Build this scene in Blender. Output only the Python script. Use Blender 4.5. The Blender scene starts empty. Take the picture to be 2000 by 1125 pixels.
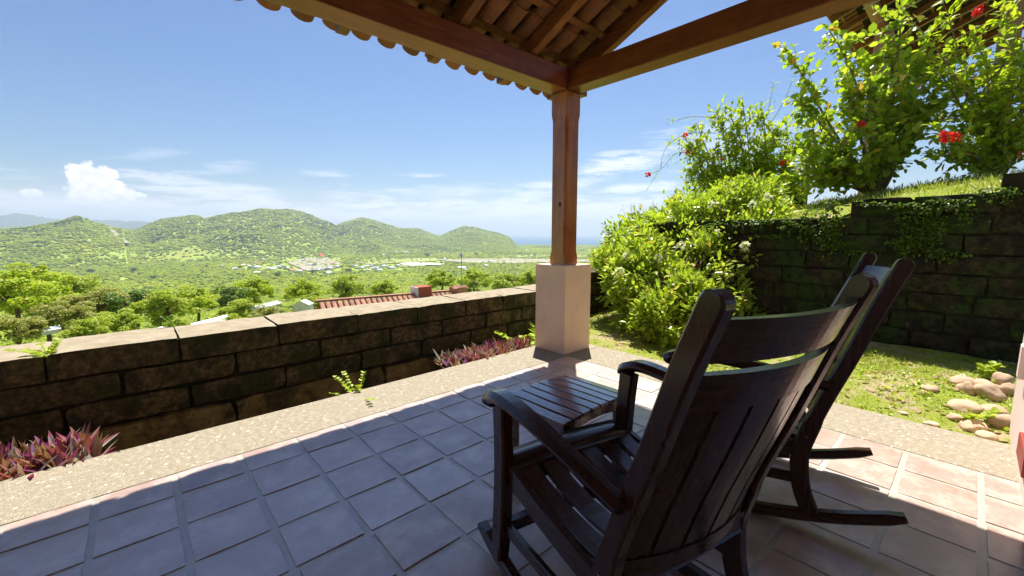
import bpy, bmesh, math, random
import numpy as np
from mathutils import Vector, Matrix, noise as mnoise

SC = bpy.context.scene
COL = SC.collection
D = bpy.data
R = math.radians
rng = np.random.default_rng(7)
random.seed(7)

# ------------------------------------------------------------------ camera
# world: x runs along the long stone wall, y out across it, z up; patio floor is z = 0
F_PX = 812.0
CAM = Vector((0.5445, -2.8556, 1.3015))
FW = Vector((0.66545385, 0.73527021, -0.12864252)).normalized()
RT = Vector((0.74143073, -0.67102941, 0.0)).normalized()
UP = RT.cross(FW).normalized()
cam_data = D.cameras.new('camera')
cam = D.objects.new('camera', cam_data)
COL.objects.link(cam)
cam.matrix_world = Matrix(((RT.x, UP.x, -FW.x, CAM.x), (RT.y, UP.y, -FW.y, CAM.y), (RT.z, UP.z, -FW.z, CAM.z), (0, 0, 0, 1)))
cam_data.sensor_width = 36.0
cam_data.lens = 36.0 * F_PX / 2000.0
cam_data.clip_start = 0.05
cam_data.clip_end = 90000
SC.camera = cam

# ------------------------------------------------------------------ sun + sky
SUN_DIR = Vector((0.346, 0.299, 1.0)).normalized()
ELEV = math.asin(SUN_DIR.z)
sl = D.lights.new('sun', 'SUN')
sl.energy = 4.3
sl.angle = R(0.53)
sl.color = (1.0, 0.945, 0.86)
sun = D.objects.new('sun', sl)
COL.objects.link(sun)
sun.rotation_euler = SUN_DIR.to_track_quat('Z', 'Y').to_euler()
sun.location = (0, 0, 50)

world = D.worlds.new('World')
SC.world = world
world.use_nodes = True
SKY_STRENGTH = 0.088


class NT:
    """tiny node-tree helper"""
    def __init__(self, tree):
        self.t = tree
        self.n = tree.nodes
        self.l = tree.links

    def new(self, kind, **kw):
        nd = self.n.new(kind)
        for k, v in kw.items():
            setattr(nd, k, v)
        return nd

    def set(self, sock, v):
        if isinstance(v, bpy.types.NodeSocket):
            self.l.new(v, sock)
        elif isinstance(v, (tuple, list)) and len(v) == 3 and len(sock.default_value) == 4:
            sock.default_value = (*v, 1)
        else:
            sock.default_value = v

    def math(self, op, a, b=0.0, c=None, clamp=False):
        m = self.new('ShaderNodeMath', operation=op, use_clamp=clamp)
        self.set(m.inputs[0], a)
        self.set(m.inputs[1], b)
        if c is not None:
            self.set(m.inputs[2], c)
        return m.outputs[0]

    def mix(self, fac, a, b, blend='MIX'):
        m = self.new('ShaderNodeMix', data_type='RGBA', blend_type=blend)
        self.set(m.inputs[0], fac)
        self.set(m.inputs[6], a)
        self.set(m.inputs[7], b)
        return m.outputs[2]

    def ramp(self, fac, stops, interp='LINEAR'):
        r = self.new('ShaderNodeValToRGB')
        r.color_ramp.interpolation = interp
        els = r.color_ramp.elements
        while len(els) < len(stops):
            els.new(0.5)
        for e, (p, c) in zip(els, stops):
            e.position = p
            e.color = (*c, 1) if isinstance(c, (tuple, list)) else (c, c, c, 1)
        self.set(r.inputs[0], fac)
        return r.outputs[0]

    def noise(self, vec, scale, detail=4, rough=0.55, dist=0.0):
        nd = self.new('ShaderNodeTexNoise')
        nd.inputs['Scale'].default_value = scale
        nd.inputs['Detail'].default_value = detail
        nd.inputs['Roughness'].default_value = rough
        nd.inputs['Distortion'].default_value = dist
        if vec is not None:
            self.l.new(vec, nd.inputs['Vector'])
        return nd.outputs['Fac']

    def smooth(self, v, lo, hi):
        m = self.new('ShaderNodeMapRange', interpolation_type='SMOOTHSTEP')
        self.set(m.inputs[0], v)
        m.inputs[1].default_value = lo
        m.inputs[2].default_value = hi
        return m.outputs[0]

    def vscale(self, vec, s, off=(0, 0, 0)):
        m = self.new('ShaderNodeMapping')
        m.inputs['Scale'].default_value = s
        m.inputs['Location'].default_value = off
        self.l.new(vec, m.inputs['Vector'])
        return m.outputs[0]


def build_world():
    w = NT(world.node_tree)
    w.n.clear()
    out = w.new('ShaderNodeOutputWorld')
    bg = w.new('ShaderNodeBackground')
    sky = w.new('ShaderNodeTexSky', sky_type='NISHITA')
    sky.sun_disc = False
    sky.sun_elevation = ELEV
    sky.sun_rotation = math.atan2(SUN_DIR.x, SUN_DIR.y)
    sky.altitude = 100
    sky.air_density = 1.25
    sky.dust_density = 0.6
    sky.ozone_density = 2.2
    tc = w.new('ShaderNodeTexCoord')
    sep = w.new('ShaderNodeSeparateXYZ')
    w.l.new(tc.outputs['Generated'], sep.inputs[0])
    x, y, z = sep.outputs
    el = w.math('ARCSINE', z)
    az = w.math('ARCTAN2', y, x)
    comb = w.new('ShaderNodeCombineXYZ')
    w.l.new(az, comb.inputs[0])
    w.l.new(el, comb.inputs[1])
    ae = comb.outputs[0]
    # billowy cumulus: ellipses in azimuth/elevation with a noisy outline
    billow = w.noise(w.vscale(ae, (1, 1.15, 1)), 60, 8, 0.62)
    vor = w.new('ShaderNodeTexVoronoi', feature='SMOOTH_F1')
    vor.inputs['Scale'].default_value = 110
    w.l.new(ae, vor.inputs['Vector'])
    streak = w.noise(w.vscale(ae, (1, 7, 1)), 9, 7, 0.66, 0.6)
    fine = w.noise(w.vscale(ae, (1, 5, 1), (3, 1, 0)), 26, 6, 0.7, 0.4)

    def ell(caz, cel, raz, rel, tilt=0.0):
        da = w.math('SUBTRACT', az, caz)
        de = w.math('SUBTRACT', w.math('SUBTRACT', el, cel), w.math('MULTIPLY', da, tilt))
        a = w.math('POWER', w.math('ABSOLUTE', w.math('DIVIDE', da, raz)), 2)
        b = w.math('POWER', w.math('ABSOLUTE', w.math('DIVIDE', de, rel)), 2)
        return w.math('SQRT', w.math('ADD', a, b))

    cum = None
    for (a, e, ra, re_) in [(1.619, 0.096, .024, .024), (1.606, .082, .038, .030), (1.594, .066, .046, .022),
                            (1.626, .066, .020, .020), (1.682, .0635, .016, .007), (1.590, .060, .036, .012)]:
        d = ell(a, e, ra, re_)
        d = w.math('ADD', d, w.math('MULTIPLY', w.math('SUBTRACT', billow, .5), 1.6))
        d = w.math('ADD', d, w.math('MULTIPLY', vor.outputs['Distance'], .45))
        m = w.smooth(d, 1.22, .98)
        cum = m if cum is None else w.math('MAXIMUM', cum, m)
    cum = w.math('MULTIPLY', cum, w.smooth(el, .035, .075))
    # thin sheets and streaks
    thin = None
    for (a, e, ra, re_, g, t) in [(1.45, .082, .13, .022, .85, .10), (1.37, .072, .055, .009, .9, .12), (1.68, .050, .18, .030, .75, 0), (1.62, .035, .40, .035, 1.0, 0),
                                  (1.425, .124, .05, .012, .35, -.2), (1.24, .128, .05, .006, .5, 0),
                                  (.595, .156, .10, .018, 1.0, -.14), (.60, .178, .05, .008, .6, 0), (.76, .108, .13, .015, .8, -.12), (.56, .102, .10, .012, 1.0, 0),
                                  (.80, .050, .60, .040, 1.0, 0), (.62, .045, .30, .035, .9, 0), (1.3, .045, .5, .035, .9, 0), (1.04, .133, .05, .006, .55, 0), (1.19, .085, .12, .012, .4, -.05),
                                  (1.53, .140, .05, .008, .25, -.2), (1.0, .09, .2, .02, .4, -.05), (.38, .19, .12, .04, .45, 0)]:
        d = ell(a, e, ra, re_, t)
        d = w.math('ADD', d, w.math('MULTIPLY', w.math('SUBTRACT', streak, .52), 4.2))
        d = w.math('ADD', d, w.math('MULTIPLY', w.math('SUBTRACT', fine, .5), 1.6))
        m = w.math('MULTIPLY', w.smooth(d, 1.35, .0), g)
        thin = m if thin is None else w.math('MAXIMUM', thin, m)
    # overhead and behind: a faint scatter of cirrus as the sky in view implies
    gm = w.new('ShaderNodeGamma')
    w.l.new(sky.outputs[0], gm.inputs[0])
    gm.inputs[1].default_value = 1.22
    bank = w.math('MULTIPLY', w.smooth(w.math('ADD', ell(1.78, .036, .42, .036), w.math('MULTIPLY', w.math('SUBTRACT', billow, .5), .9)), 1.25, .55), .85)
    thin = w.math('MAXIMUM', thin, bank)
    base = w.mix(1.0, gm.outputs[0], (0.245, 0.300, 0.375), 'MULTIPLY')
    thin = w.math('MAXIMUM', thin, w.math('MULTIPLY', w.smooth(el, .13, -.02), .62))
    thin = w.math('MULTIPLY', thin, .80)
    shade = w.math('ADD', 6.6, w.math('MULTIPLY', w.math('SUBTRACT', vor.outputs['Distance'], .3), -3.0))
    cb = w.new('ShaderNodeCombineXYZ')
    for i, k in enumerate((1.02, 1.0, .98)):
        w.l.new(w.math('MULTIPLY', shade, k), cb.inputs[i])
    c1 = w.mix(thin, base, (5.9, 6.0, 6.7))
    c2 = w.mix(cum, c1, cb.outputs[0])
    w.l.new(c2, bg.inputs['Color'])
    bg.inputs['Strength'].default_value = SKY_STRENGTH
    w.l.new(bg.outputs[0], out.inputs[0])


build_world()
SC.view_settings.view_transform = 'Standard'
SC.view_settings.look = 'None'
SC.view_settings.exposure = 1.20
SC.view_settings.gamma = 1.0
SC.view_settings.use_curve_mapping = False
SC.render.engine = 'CYCLES'
cy = SC.cycles
cy.max_bounces = 8
cy.diffuse_bounces = 6
cy.glossy_bounces = 3
cy.transmission_bounces = 4
cy.transparent_max_bounces = 6
cy.volume_bounces = 0
cy.use_adaptive_sampling = True
cy.adaptive_threshold = 0.02
cy.use_denoising = True
cy.sample_clamp_indirect = 6.0
cy.caustics_reflective = False
cy.caustics_refractive = False


# ------------------------------------------------------------------ helpers: places
def at(px, py, depth):
    """a real place: the point `depth` metres ahead along the sight line through photo pixel (px, py)"""
    v = FW + RT * ((px - 1000) / F_PX) - UP * ((py - 562.5) / F_PX)
    return CAM + v * depth


def to_px(p):
    v = Vector(p) - CAM
    d = v.dot(FW)
    return (1000 + F_PX * v.dot(RT) / d, 562.5 - F_PX * v.dot(UP) / d, d)


# ------------------------------------------------------------------ helpers: objects
def tag(o, label=None, cat=None, group=None, kind=None):
    if label:
        o['label'] = label
    if cat:
        o['category'] = cat
    if group:
        o['group'] = group
    if kind:
        o['kind'] = kind
    return o


def link(o, parent=None):
    COL.objects.link(o)
    if parent is not None:
        o.parent = parent
    return o


def thing(name, label, cat, loc=(0, 0, 0), rz=0.0, group=None):
    o = D.objects.new(name, None)
    o.empty_display_size = 0.1
    o.location = loc
    o.rotation_euler = (0, 0, rz)
    link(o)
    return tag(o, label, cat, group)


def mesh_np(name, V, faces, mats=(), fm=None, smooth=False, parent=None, kind=None, make=True):
    """V (n,3) array; faces: list of int arrays (k, nverts)"""
    me = D.meshes.new(name)
    V = np.asarray(V, dtype=np.float32)
    me.vertices.add(len(V))
    me.vertices.foreach_set('co', V.ravel())
    loops = np.concatenate([f.ravel() for f in faces]).astype(np.int32)
    sizes = np.concatenate([np.full(len(f), f.shape[1], dtype=np.int32) for f in faces])
    starts = np.concatenate([[0], np.cumsum(sizes)[:-1]]).astype(np.int32)
    me.loops.add(len(loops))
    me.loops.foreach_set('vertex_index', loops)
    me.polygons.add(len(sizes))
    me.polygons.foreach_set('loop_start', starts)
    try:
        me.polygons.foreach_set('loop_total', sizes)
    except Exception:
        pass
    for m in mats:
        me.materials.append(m)
    if fm is not None:
        me.polygons.foreach_set('material_index', np.asarray(fm, dtype=np.int32))
    me.update(calc_edges=True)
    me.validate()
    if smooth:
        me.polygons.foreach_set('use_smooth', np.ones(len(me.polygons), dtype=bool))
    if not make:
        return me
    o = D.objects.new(name, me)
    link(o, parent)
    if kind:
        o['kind'] = kind
    return o


def bm_obj(name, bm, mat, parent=None, smooth=False, loc=None, kind=None):
    bmesh.ops.recalc_face_normals(bm, faces=bm.faces)
    me = D.meshes.new(name)
    bm.to_mesh(me)
    bm.free()
    for m in (mat if isinstance(mat, (list, tuple)) else [mat]):
        me.materials.append(m)
    if smooth:
        for p in me.polygons:
            p.use_smooth = True
    o = D.objects.new(name, me)
    link(o, parent)
    if loc is not None:
        o.location = loc
    if kind:
        o['kind'] = kind
    return o


def box_bm(x0, x1, y0, y1, z0, z1, bevel=0.0, seg=1, bm=None):
    b = bm or bmesh.new()
    r = bmesh.ops.create_cube(b, size=1.0)
    vs = r['verts']
    for v in vs:
        v.co = Vector((x0 + (v.co.x + .5) * (x1 - x0), y0 + (v.co.y + .5) * (y1 - y0), z0 + (v.co.z + .5) * (z1 - z0)))
    if bevel:
        es = list({e for v in vs for e in v.link_edges})
        bmesh.ops.bevel(b, geom=es, offset=bevel, segments=seg, affect='EDGES', profile=0.7)
    return b


def box(name, x0, x1, y0, y1, z0, z1, mat, parent=None, bevel=0.0, seg=1, smooth=False, kind=None):
    return bm_obj(name, box_bm(x0, x1, y0, y1, z0, z1, bevel, seg), mat, parent, smooth, kind=kind)


def beam_bm(p0, p1, w, h, up=(0, 0, 1), bevel=0.006, seg=1, bm=None):
    """box beam from p0 to p1 (centres), w across, h along up"""
    b = bm or bmesh.new()
    p0, p1 = Vector(p0), Vector(p1)
    d = (p1 - p0)
    L = d.length
    d.normalize()
    s = d.cross(Vector(up)).normalized()
    u = s.cross(d).normalized()
    r = bmesh.ops.create_cube(b, size=1.0)
    vs = r['verts']
    for v in vs:
        c = v.co.copy()
        v.co = p0 + d * ((c.x + .5) * L) + s * (c.y * w) + u * (c.z * h)
    if bevel:
        es = list({e for v in vs for e in v.link_edges})
        bmesh.ops.bevel(b, geom=es, offset=bevel, segments=seg, affect='EDGES', profile=0.7)
    return b


def rough_block(L, W, H, jit=0.006, cuts=(3, 2, 2), seed=0, pull=0.016):
    """stone block centred in x,y; base z=0, uneven faces and worn edges"""
    rs = random.Random(seed)
    b = bmesh.new()
    nx, ny, nz = cuts
    bmesh.ops.create_grid(b, x_segments=1, y_segments=1, size=.5)
    b.clear()
    vid = {}
    def vert(i, j, k):
        if (i, j, k) not in vid:
            x = (i / nx - .5) * L
            y = (j / ny - .5) * W
            z = k / nz * H
            ex = (i in (0, nx)) + (j in (0, ny)) + (k in (0, nz))
            if ex >= 2:
                s = pull * (1 if ex == 2 else 1.5) * rs.uniform(.5, 1.4)
                if i in (0, nx): x -= math.copysign(s, x)
                if j in (0, ny): y -= math.copysign(s, y)
                if k == 0: z += s
                if k == nz: z -= s
            x += rs.uniform(-jit, jit); y += rs.uniform(-jit, jit); z += rs.uniform(-jit, jit) * .7
            vid[(i, j, k)] = b.verts.new((x, y, z))
        return vid[(i, j, k)]
    def quad(a, c, d, e):
        b.faces.new((a, c, d, e))
    for i in range(nx):
        for k in range(nz):
            for j in (0, ny):
                quad(vert(i, j, k), vert(i + 1, j, k), vert(i + 1, j, k + 1), vert(i, j, k + 1))
    for j in range(ny):
        for k in range(nz):
            for i in (0, nx):
                quad(vert(i, j, k), vert(i, j + 1, k), vert(i, j + 1, k + 1), vert(i, j, k + 1))
    for i in range(nx):
        for j in range(ny):
            for k in (0, nz):
                quad(vert(i, j, k), vert(i + 1, j, k), vert(i + 1, j + 1, k), vert(i, j + 1, k))
    return b


def ribbon_solid(path, w, t, side, bm=None, cap=True, wf=None, round_=0.0):
    """sweep a w x t rectangle (w along `side`) along path; wf scales per point (w,t)"""
    b = bm or bmesh.new()
    P = [Vector(p) for p in path]
    side = Vector(side).normalized()
    rings = []
    n = len(P)
    for i, p in enumerate(P):
        d = (P[min(i + 1, n - 1)] - P[max(i - 1, 0)]).normalized()
        nn = side.cross(d).normalized()
        sw, st = (wf[i] if wf else (1, 1))
        a, c = w * sw / 2, t * st / 2
        r = round_ * min(a, c)
        if r > 0:
            pts = [(-a + r, -c), (a - r, -c), (a, -c + r), (a, c - r), (a - r, c), (-a + r, c), (-a, c - r), (-a, -c + r)]
        else:
            pts = [(-a, -c), (a, -c), (a, c), (-a, c)]
        rings.append([b.verts.new(p + side * u + nn * v) for u, v in pts])
    m = len(rings[0])
    for i in range(n - 1):
        for k in range(m):
            b.faces.new((rings[i][k], rings[i][(k + 1) % m], rings[i + 1][(k + 1) % m], rings[i + 1][k]))
    b.faces.new(rings[0][::-1])
    b.faces.new(rings[-1])
    return b


def tube_np(path, radii, seg=5):
    """returns verts, quads for a tapered tube"""
    P = np.asarray(path, float)
    n = len(P)
    T = np.gradient(P, axis=0)
    T /= np.linalg.norm(T, axis=1)[:, None] + 1e-9
    ref = np.array([0, 0, 1.0]) if abs(T[0][2]) < .9 else np.array([1.0, 0, 0])
    S = np.cross(T, ref); S /= np.linalg.norm(S, axis=1)[:, None] + 1e-9
    U = np.cross(S, T)
    a = np.linspace(0, 2 * np.pi, seg, endpoint=False)
    r = np.asarray(radii, float)
    V = P[:, None, :] + r[:, None, None] * (np.cos(a)[None, :, None] * S[:, None, :] + np.sin(a)[None, :, None] * U[:, None, :])
    V = V.reshape(-1, 3)
    q = []
    for i in range(n - 1):
        for k in range(seg):
            q.append((i * seg + k, i * seg + (k + 1) % seg, (i + 1) * seg + (k + 1) % seg, (i + 1) * seg + k))
    return V, np.array(q)


class Acc:
    """collects numpy pieces into one mesh"""
    def __init__(self):
        self.V, self.F, self.n = [], {}, 0

    def add(self, V, F):
        F = np.asarray(F)
        self.V.append(np.asarray(V))
        self.F.setdefault(F.shape[1], []).append(F + self.n)
        self.n += len(V)

    def build(self, name, mat, parent=None, smooth=False, kind=None, make=True):
        V = np.concatenate(self.V)
        faces = [np.concatenate(v) for v in self.F.values()]
        return mesh_np(name, V, faces, [mat], smooth=smooth, parent=parent, kind=kind, make=make)


# leaf templates: (verts, tris/quads) length 1 along +x, z up
LEAF_OVAL = (np.array([(0, 0, 0), (.28, .20, .03), (.62, .21, .02), (1, 0, -.08), (.62, -.21, .02), (.28, -.20, .03), (.45, 0, -.035)], float),
             np.array([(0, 1, 6), (1, 2, 6), (2, 3, 6), (3, 4, 6), (4, 5, 6), (5, 0, 6)]))
LEAF_ROUND = (np.array([(0, 0, 0), (.22, .34, .04), (.62, .36, .03), (.98, 0, -.06), (.62, -.36, .03), (.22, -.34, .04), (.5, 0, -.05)], float),
              np.array([(0, 1, 6), (1, 2, 6), (2, 3, 6), (3, 4, 6), (4, 5, 6), (5, 0, 6)]))
LEAF_DIAMOND = (np.array([(0, 0, 0), (.45, .26, .03), (1, 0, -.08), (.45, -.26, .03)], float), np.array([(0, 1, 2), (0, 2, 3)]))
LEAF_NARROW = (np.array([(0, 0, 0), (.4, .11, .02), (1, 0, -.12), (.4, -.11, .02)], float), np.array([(0, 1, 2), (0, 2, 3)]))
LEAF_BLADE = (np.array([(0, .05, 0), (0, -.05, 0), (.5, .045, .02), (.5, -.045, .02), (1, 0, -.06)], float), np.array([(0, 1, 3), (0, 3, 2), (2, 3, 4)]))
LEAF_CLUMP = (np.array([(-.5, -.35, 0), (.1, -.5, .12), (.5, .05, -.05), (.2, .5, .1), (-.35, .4, -.08)], float), np.array([(0, 1, 2), (0, 2, 3), (0, 3, 4)]))


def rot_basis(Dx, roll):
    """frames with x axis = Dx, rolled about it; returns (n,3,3) columns x,y,z"""
    Dx = Dx / (np.linalg.norm(Dx, axis=1)[:, None] + 1e-9)
    up = np.tile([0, 0, 1.0], (len(Dx), 1))
    bad = np.abs(Dx[:, 2]) > .97
    up[bad] = [1, 0, 0]
    Y = np.cross(up, Dx); Y /= np.linalg.norm(Y, axis=1)[:, None]
    Z = np.cross(Dx, Y)
    c, s = np.cos(roll)[:, None], np.sin(roll)[:, None]
    Y2 = Y * c + Z * s
    Z2 = -Y * s + Z * c
    return np.stack([Dx, Y2, Z2], axis=2)


def leaves_mesh(acc, tmpl, pos, direc, size, roll):
    V, Fc = tmpl
    B = rot_basis(direc, roll)
    W = np.einsum('nij,kj->nki', B, V) * size[:, None, None] + pos[:, None, :]
    k = len(V)
    F = (Fc[None, :, :] + (np.arange(len(pos)) * k)[:, None, None]).reshape(-1, Fc.shape[1])
    acc.add(W.reshape(-1, 3), F)


def rand_dirs(n, up=0.0, g=None):
    g = g or rng
    v = g.normal(size=(n, 3))
    v[:, 2] += up
    return v / np.linalg.norm(v, axis=1)[:, None]


# ------------------------------------------------------------------ materials
def pmat(name, rough=0.8, spec=0.3):
    m = D.materials.new(name)
    m.use_nodes = True
    t = NT(m.node_tree)
    b = m.node_tree.nodes['Principled BSDF']
    b.inputs['Roughness'].default_value = rough
    b.inputs['Specular IOR Level'].default_value = spec
    return m, t, b


def bump(t, b, h, strength=0.3, dist=0.01):
    n = t.new('ShaderNodeBump')
    n.inputs['Strength'].default_value = strength
    n.inputs['Distance'].default_value = dist
    t.l.new(h, n.inputs['Height'])
    t.l.new(n.outputs[0], b.inputs['Normal'])
    return n


def objco(t):
    return t.new('ShaderNodeTexCoord').outputs['Object']


def worldpos(t):
    return t.new('ShaderNodeNewGeometry').outputs['Position']


def m_leaf(name, c1, c2, c3, trans=0.35, rough=0.45, spec=0.4, patch=None):
    m, t, b = pmat(name, rough, spec)
    g = t.new('ShaderNodeNewGeometry')
    oi = t.new('ShaderNodeObjectInfo')
    r = t.math('FRACT', t.math('ADD', g.outputs['Random Per Island'], oi.outputs['Random']))
    col = t.ramp(r, [(0, c1), (.5, c2), (.95, c3), (.985, (c3[0] * 1.05, c3[1] * .62, c3[2] * 1.1))])
    if patch:
        nz = t.noise(g.outputs['Position'], patch[0], 3)
        col = t.mix(t.smooth(nz, .45, .65), col, t.mix(1.0, col, patch[1], 'MULTIPLY'))
    t.l.new(col, b.inputs['Base Color'])
    tr = t.new('ShaderNodeBsdfTranslucent')
    t.l.new(t.mix(1.0, col, (1.15, 1.25, .6), 'MULTIPLY'), tr.inputs[0])
    mx = t.new('ShaderNodeMixShader')
    mx.inputs[0].default_value = trans
    t.l.new(b.outputs[0], mx.inputs[1])
    t.l.new(tr.outputs[0], mx.inputs[2])
    t.l.new(mx.outputs[0], t.n['Material Output'].inputs[0])
    return m


def m_tile(name, base, dark, pale, rough=0.42, sheen_noise=True):
    m, t, b = pmat(name, rough, 0.5)
    g = t.new('ShaderNodeNewGeometry')
    oi = t.new('ShaderNodeObjectInfo')
    p = g.outputs['Position']
    n1 = t.noise(p, 5, 5, .6)
    n2 = t.noise(p, 38, 5, .65)
    n3 = t.noise(p, 160, 3, .6)
    col = t.mix(oi.outputs['Random'], base, dark)
    col = t.mix(t.smooth(n1, .40, .72), col, pale)
    col = t.mix(t.math('MULTIPLY', t.smooth(n2, .52, .75), .45), col, dark)
    # pocks
    v = t.new('ShaderNodeTexVoronoi')
    v.inputs['Scale'].default_value = 22
    t.l.new(p, v.inputs['Vector'])
    pock = t.smooth(v.outputs['Distance'], .10, .04)
    pock = t.math('MULTIPLY', pock, t.smooth(n1, .5, .62))
    col = t.mix(t.math('MULTIPLY', pock, .5), col, (.05, .035, .03))
    t.l.new(col, b.inputs['Base Color'])
    t.l.new(t.math('ADD', rough - .12, t.math('MULTIPLY', n2, .3)), b.inputs['Roughness'])
    t.l.new(t.math('ADD', .80, t.math('MULTIPLY', t.smooth(t.noise(t.vscale(p, (1, 1.6, 1)), 7, 6, .7, .5), .30, .62), .20)), b.inputs['Coat Weight'])
    t.l.new(t.math('ADD', .22, t.math('ADD', t.math('MULTIPLY', oi.outputs['Random'], .10), t.math('MULTIPLY', n2, .28))), b.inputs['Coat Roughness'])
    b.inputs['Coat IOR'].default_value = 3.1
    h = t.math('ADD', t.math('MULTIPLY', n2, .5), t.math('ADD', t.math('MULTIPLY', n1, 1.6), t.math('MULTIPLY', n3, .15)))
    h = t.math('SUBTRACT', h, t.math('MULTIPLY', pock, .5))
    bump(t, b, h, .35, .006)
    return m


def m_stone(name, base, paler, moss, mossy=0.5, dark=(.03, .028, .02), sc=1.0):
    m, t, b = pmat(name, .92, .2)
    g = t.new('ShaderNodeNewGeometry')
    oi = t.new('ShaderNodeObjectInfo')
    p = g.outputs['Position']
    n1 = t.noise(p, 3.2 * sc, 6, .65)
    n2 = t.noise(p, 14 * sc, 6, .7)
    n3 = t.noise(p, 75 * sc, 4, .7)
    col = t.mix(t.smooth(n2, .38, .68), base, paler)  # noise mottles the base with a paler stone tone
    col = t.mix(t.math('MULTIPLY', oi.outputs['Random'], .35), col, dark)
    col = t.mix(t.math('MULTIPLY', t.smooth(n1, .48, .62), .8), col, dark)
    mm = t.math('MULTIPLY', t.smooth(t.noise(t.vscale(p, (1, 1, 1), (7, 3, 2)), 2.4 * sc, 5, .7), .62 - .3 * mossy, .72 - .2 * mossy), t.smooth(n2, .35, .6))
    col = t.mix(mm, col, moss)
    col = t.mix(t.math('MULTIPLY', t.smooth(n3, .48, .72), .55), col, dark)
    # pale lichen specks
    v = t.new('ShaderNodeTexVoronoi')
    v.inputs['Scale'].default_value = 16 * sc
    t.l.new(p, v.inputs['Vector'])
    lk = t.math('MULTIPLY', t.smooth(v.outputs['Distance'], .18, .08), t.smooth(n2, .55, .66))
    col = t.mix(t.math('MULTIPLY', lk, .6), col, (.32, .29, .2))
    t.l.new(col, b.inputs['Base Color'])
    h = t.math('ADD', t.math('MULTIPLY', n2, 1.0), t.math('MULTIPLY', n3, .35))
    bump(t, b, h, .9, .02)
    return m


def m_wood(name, c1, c2, rough=0.35, coat=0.0, along='x', scale=1.0, spec=0.5, bs=.12, ci=1.5):
    m, t, b = pmat(name, rough, spec)
    oc = objco(t)
    s = {'x': (1.5, 16, 16), 'y': (16, 1.5, 16), 'z': (16, 16, 1.5)}[along]
    v = t.vscale(oc, tuple(k * scale for k in s))
    n = t.noise(v, 1.6, 6, .62, .8)
    n2 = t.noise(oc, 4, 3)
    oi = t.new('ShaderNodeObjectInfo')
    col = t.mix(t.smooth(n, .32, .7), c1, c2)
    col = t.mix(t.math('MULTIPLY', t.smooth(n2, .35, .75), .4), col, tuple(k * .5 for k in c1))
    hv = t.new('ShaderNodeHueSaturation')
    t.l.new(t.math('ADD', .82, t.math('MULTIPLY', oi.outputs['Random'], .36)), hv.inputs['Value'])
    t.l.new(col, hv.inputs['Color'])
    t.l.new(hv.outputs[0], b.inputs['Base Color'])
    t.l.new(t.math('ADD', rough - .06, t.math('MULTIPLY', n, .16)), b.inputs['Roughness'])
    if coat:
        b.inputs['Coat Weight'].default_value = coat
        b.inputs['Coat Roughness'].default_value = .14
        b.inputs['Coat IOR'].default_value = ci
    bump(t, b, n, bs, .003)
    return m


def m_plain(name, c, c2=None, rough=.85, sc=6, spec=.25, bs=.2, bd=.004, var=0.0):
    m, t, b = pmat(name, rough, spec)
    p = worldpos(t)
    n = t.noise(p, sc, 6, .65)
    n2 = t.noise(p, sc * 12, 3, .6)
    c2 = c2 or tuple(k * .75 for k in c)
    col = t.mix(t.smooth(n, .3, .75), c, c2)
    if var:
        hv = t.new('ShaderNodeHueSaturation')
        t.l.new(t.math('ADD', 1 - var / 2, t.math('MULTIPLY', t.new('ShaderNodeObjectInfo').outputs['Random'], var)), hv.inputs['Value'])
        t.l.new(col, hv.inputs['Color'])
        col = hv.outputs[0]
    t.l.new(col, b.inputs['Base Color'])
    bump(t, b, t.math('ADD', n, t.math('MULTIPLY', n2, .5)), bs, bd)
    return m


M = {}
M['terracotta'] = m_tile('terracotta_floor', (.42, .245, .17), (.28, .155, .112), (.56, .42, .335), .42)
M['grout'] = m_plain('grout', (.44, .40, .33), (.30, .27, .21), .6, 9, .6, .5, .004)
_g = M['grout'].node_tree.nodes['Principled BSDF']
_g.inputs['Coat Weight'].default_value = .9
_g.inputs['Coat Roughness'].default_value = .42
_g.inputs['Coat IOR'].default_value = 2.6
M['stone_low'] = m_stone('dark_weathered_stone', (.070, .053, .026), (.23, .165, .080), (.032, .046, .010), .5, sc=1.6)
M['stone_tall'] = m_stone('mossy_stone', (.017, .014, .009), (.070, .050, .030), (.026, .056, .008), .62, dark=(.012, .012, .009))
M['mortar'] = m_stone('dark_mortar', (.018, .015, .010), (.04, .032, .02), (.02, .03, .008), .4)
M['stone_sunlit_top'] = m_plain('pale_sunlit_stone_top', (.38, .32, .23), (.27, .225, .15), .95, 9, .15, .9, .012)  # sunlit tone put into the colour of the wall's upward faces
M['footing'] = m_stone('stained_footing', (.30, .20, .075), (.50, .34, .14), (.05, .05, .02), .1, sc=.7)
M['chair_wood'] = m_wood('dark_lacquered_wood', (.032, .0098, .0055), (.050, .0155, .0080), .25, .5, 'y', spec=.35, bs=.01, ci=1.5)
M['chair_wood_z'] = m_wood('dark_lacquered_wood_upright', (.032, .0098, .0055), (.050, .0155, .0080), .25, .3, 'z', spec=.35, bs=.01, ci=1.5)
M['chair_wood_x'] = m_wood('dark_lacquered_wood_across', (.032, .0098, .0055), (.050, .0155, .0080), .25, .3, 'x', spec=.35, bs=.01, ci=1.5)
M['table_wood'] = m_wood('brown_lacquered_wood', (.085, .022, .014), (.12, .034, .020), .25, 1.0, 'y', spec=.5, bs=0, ci=2.2)
M['beam_wood_x'] = m_wood('varnished_beam', (.20, .046, .017), (.34, .095, .034), .42, .15, 'x')
M['beam_wood_y'] = m_wood('varnished_beam_across', (.14, .034, .014), (.26, .075, .026), .42, .15, 'y')
M['post_wood'] = m_wood('varnished_post', (.30, .095, .026), (.44, .155, .045), .30, .4, 'z')
M['rafter_wood'] = m_wood('rafter_wood', (.16, .055, .020), (.30, .105, .032), .5, .05, 'y')
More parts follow.
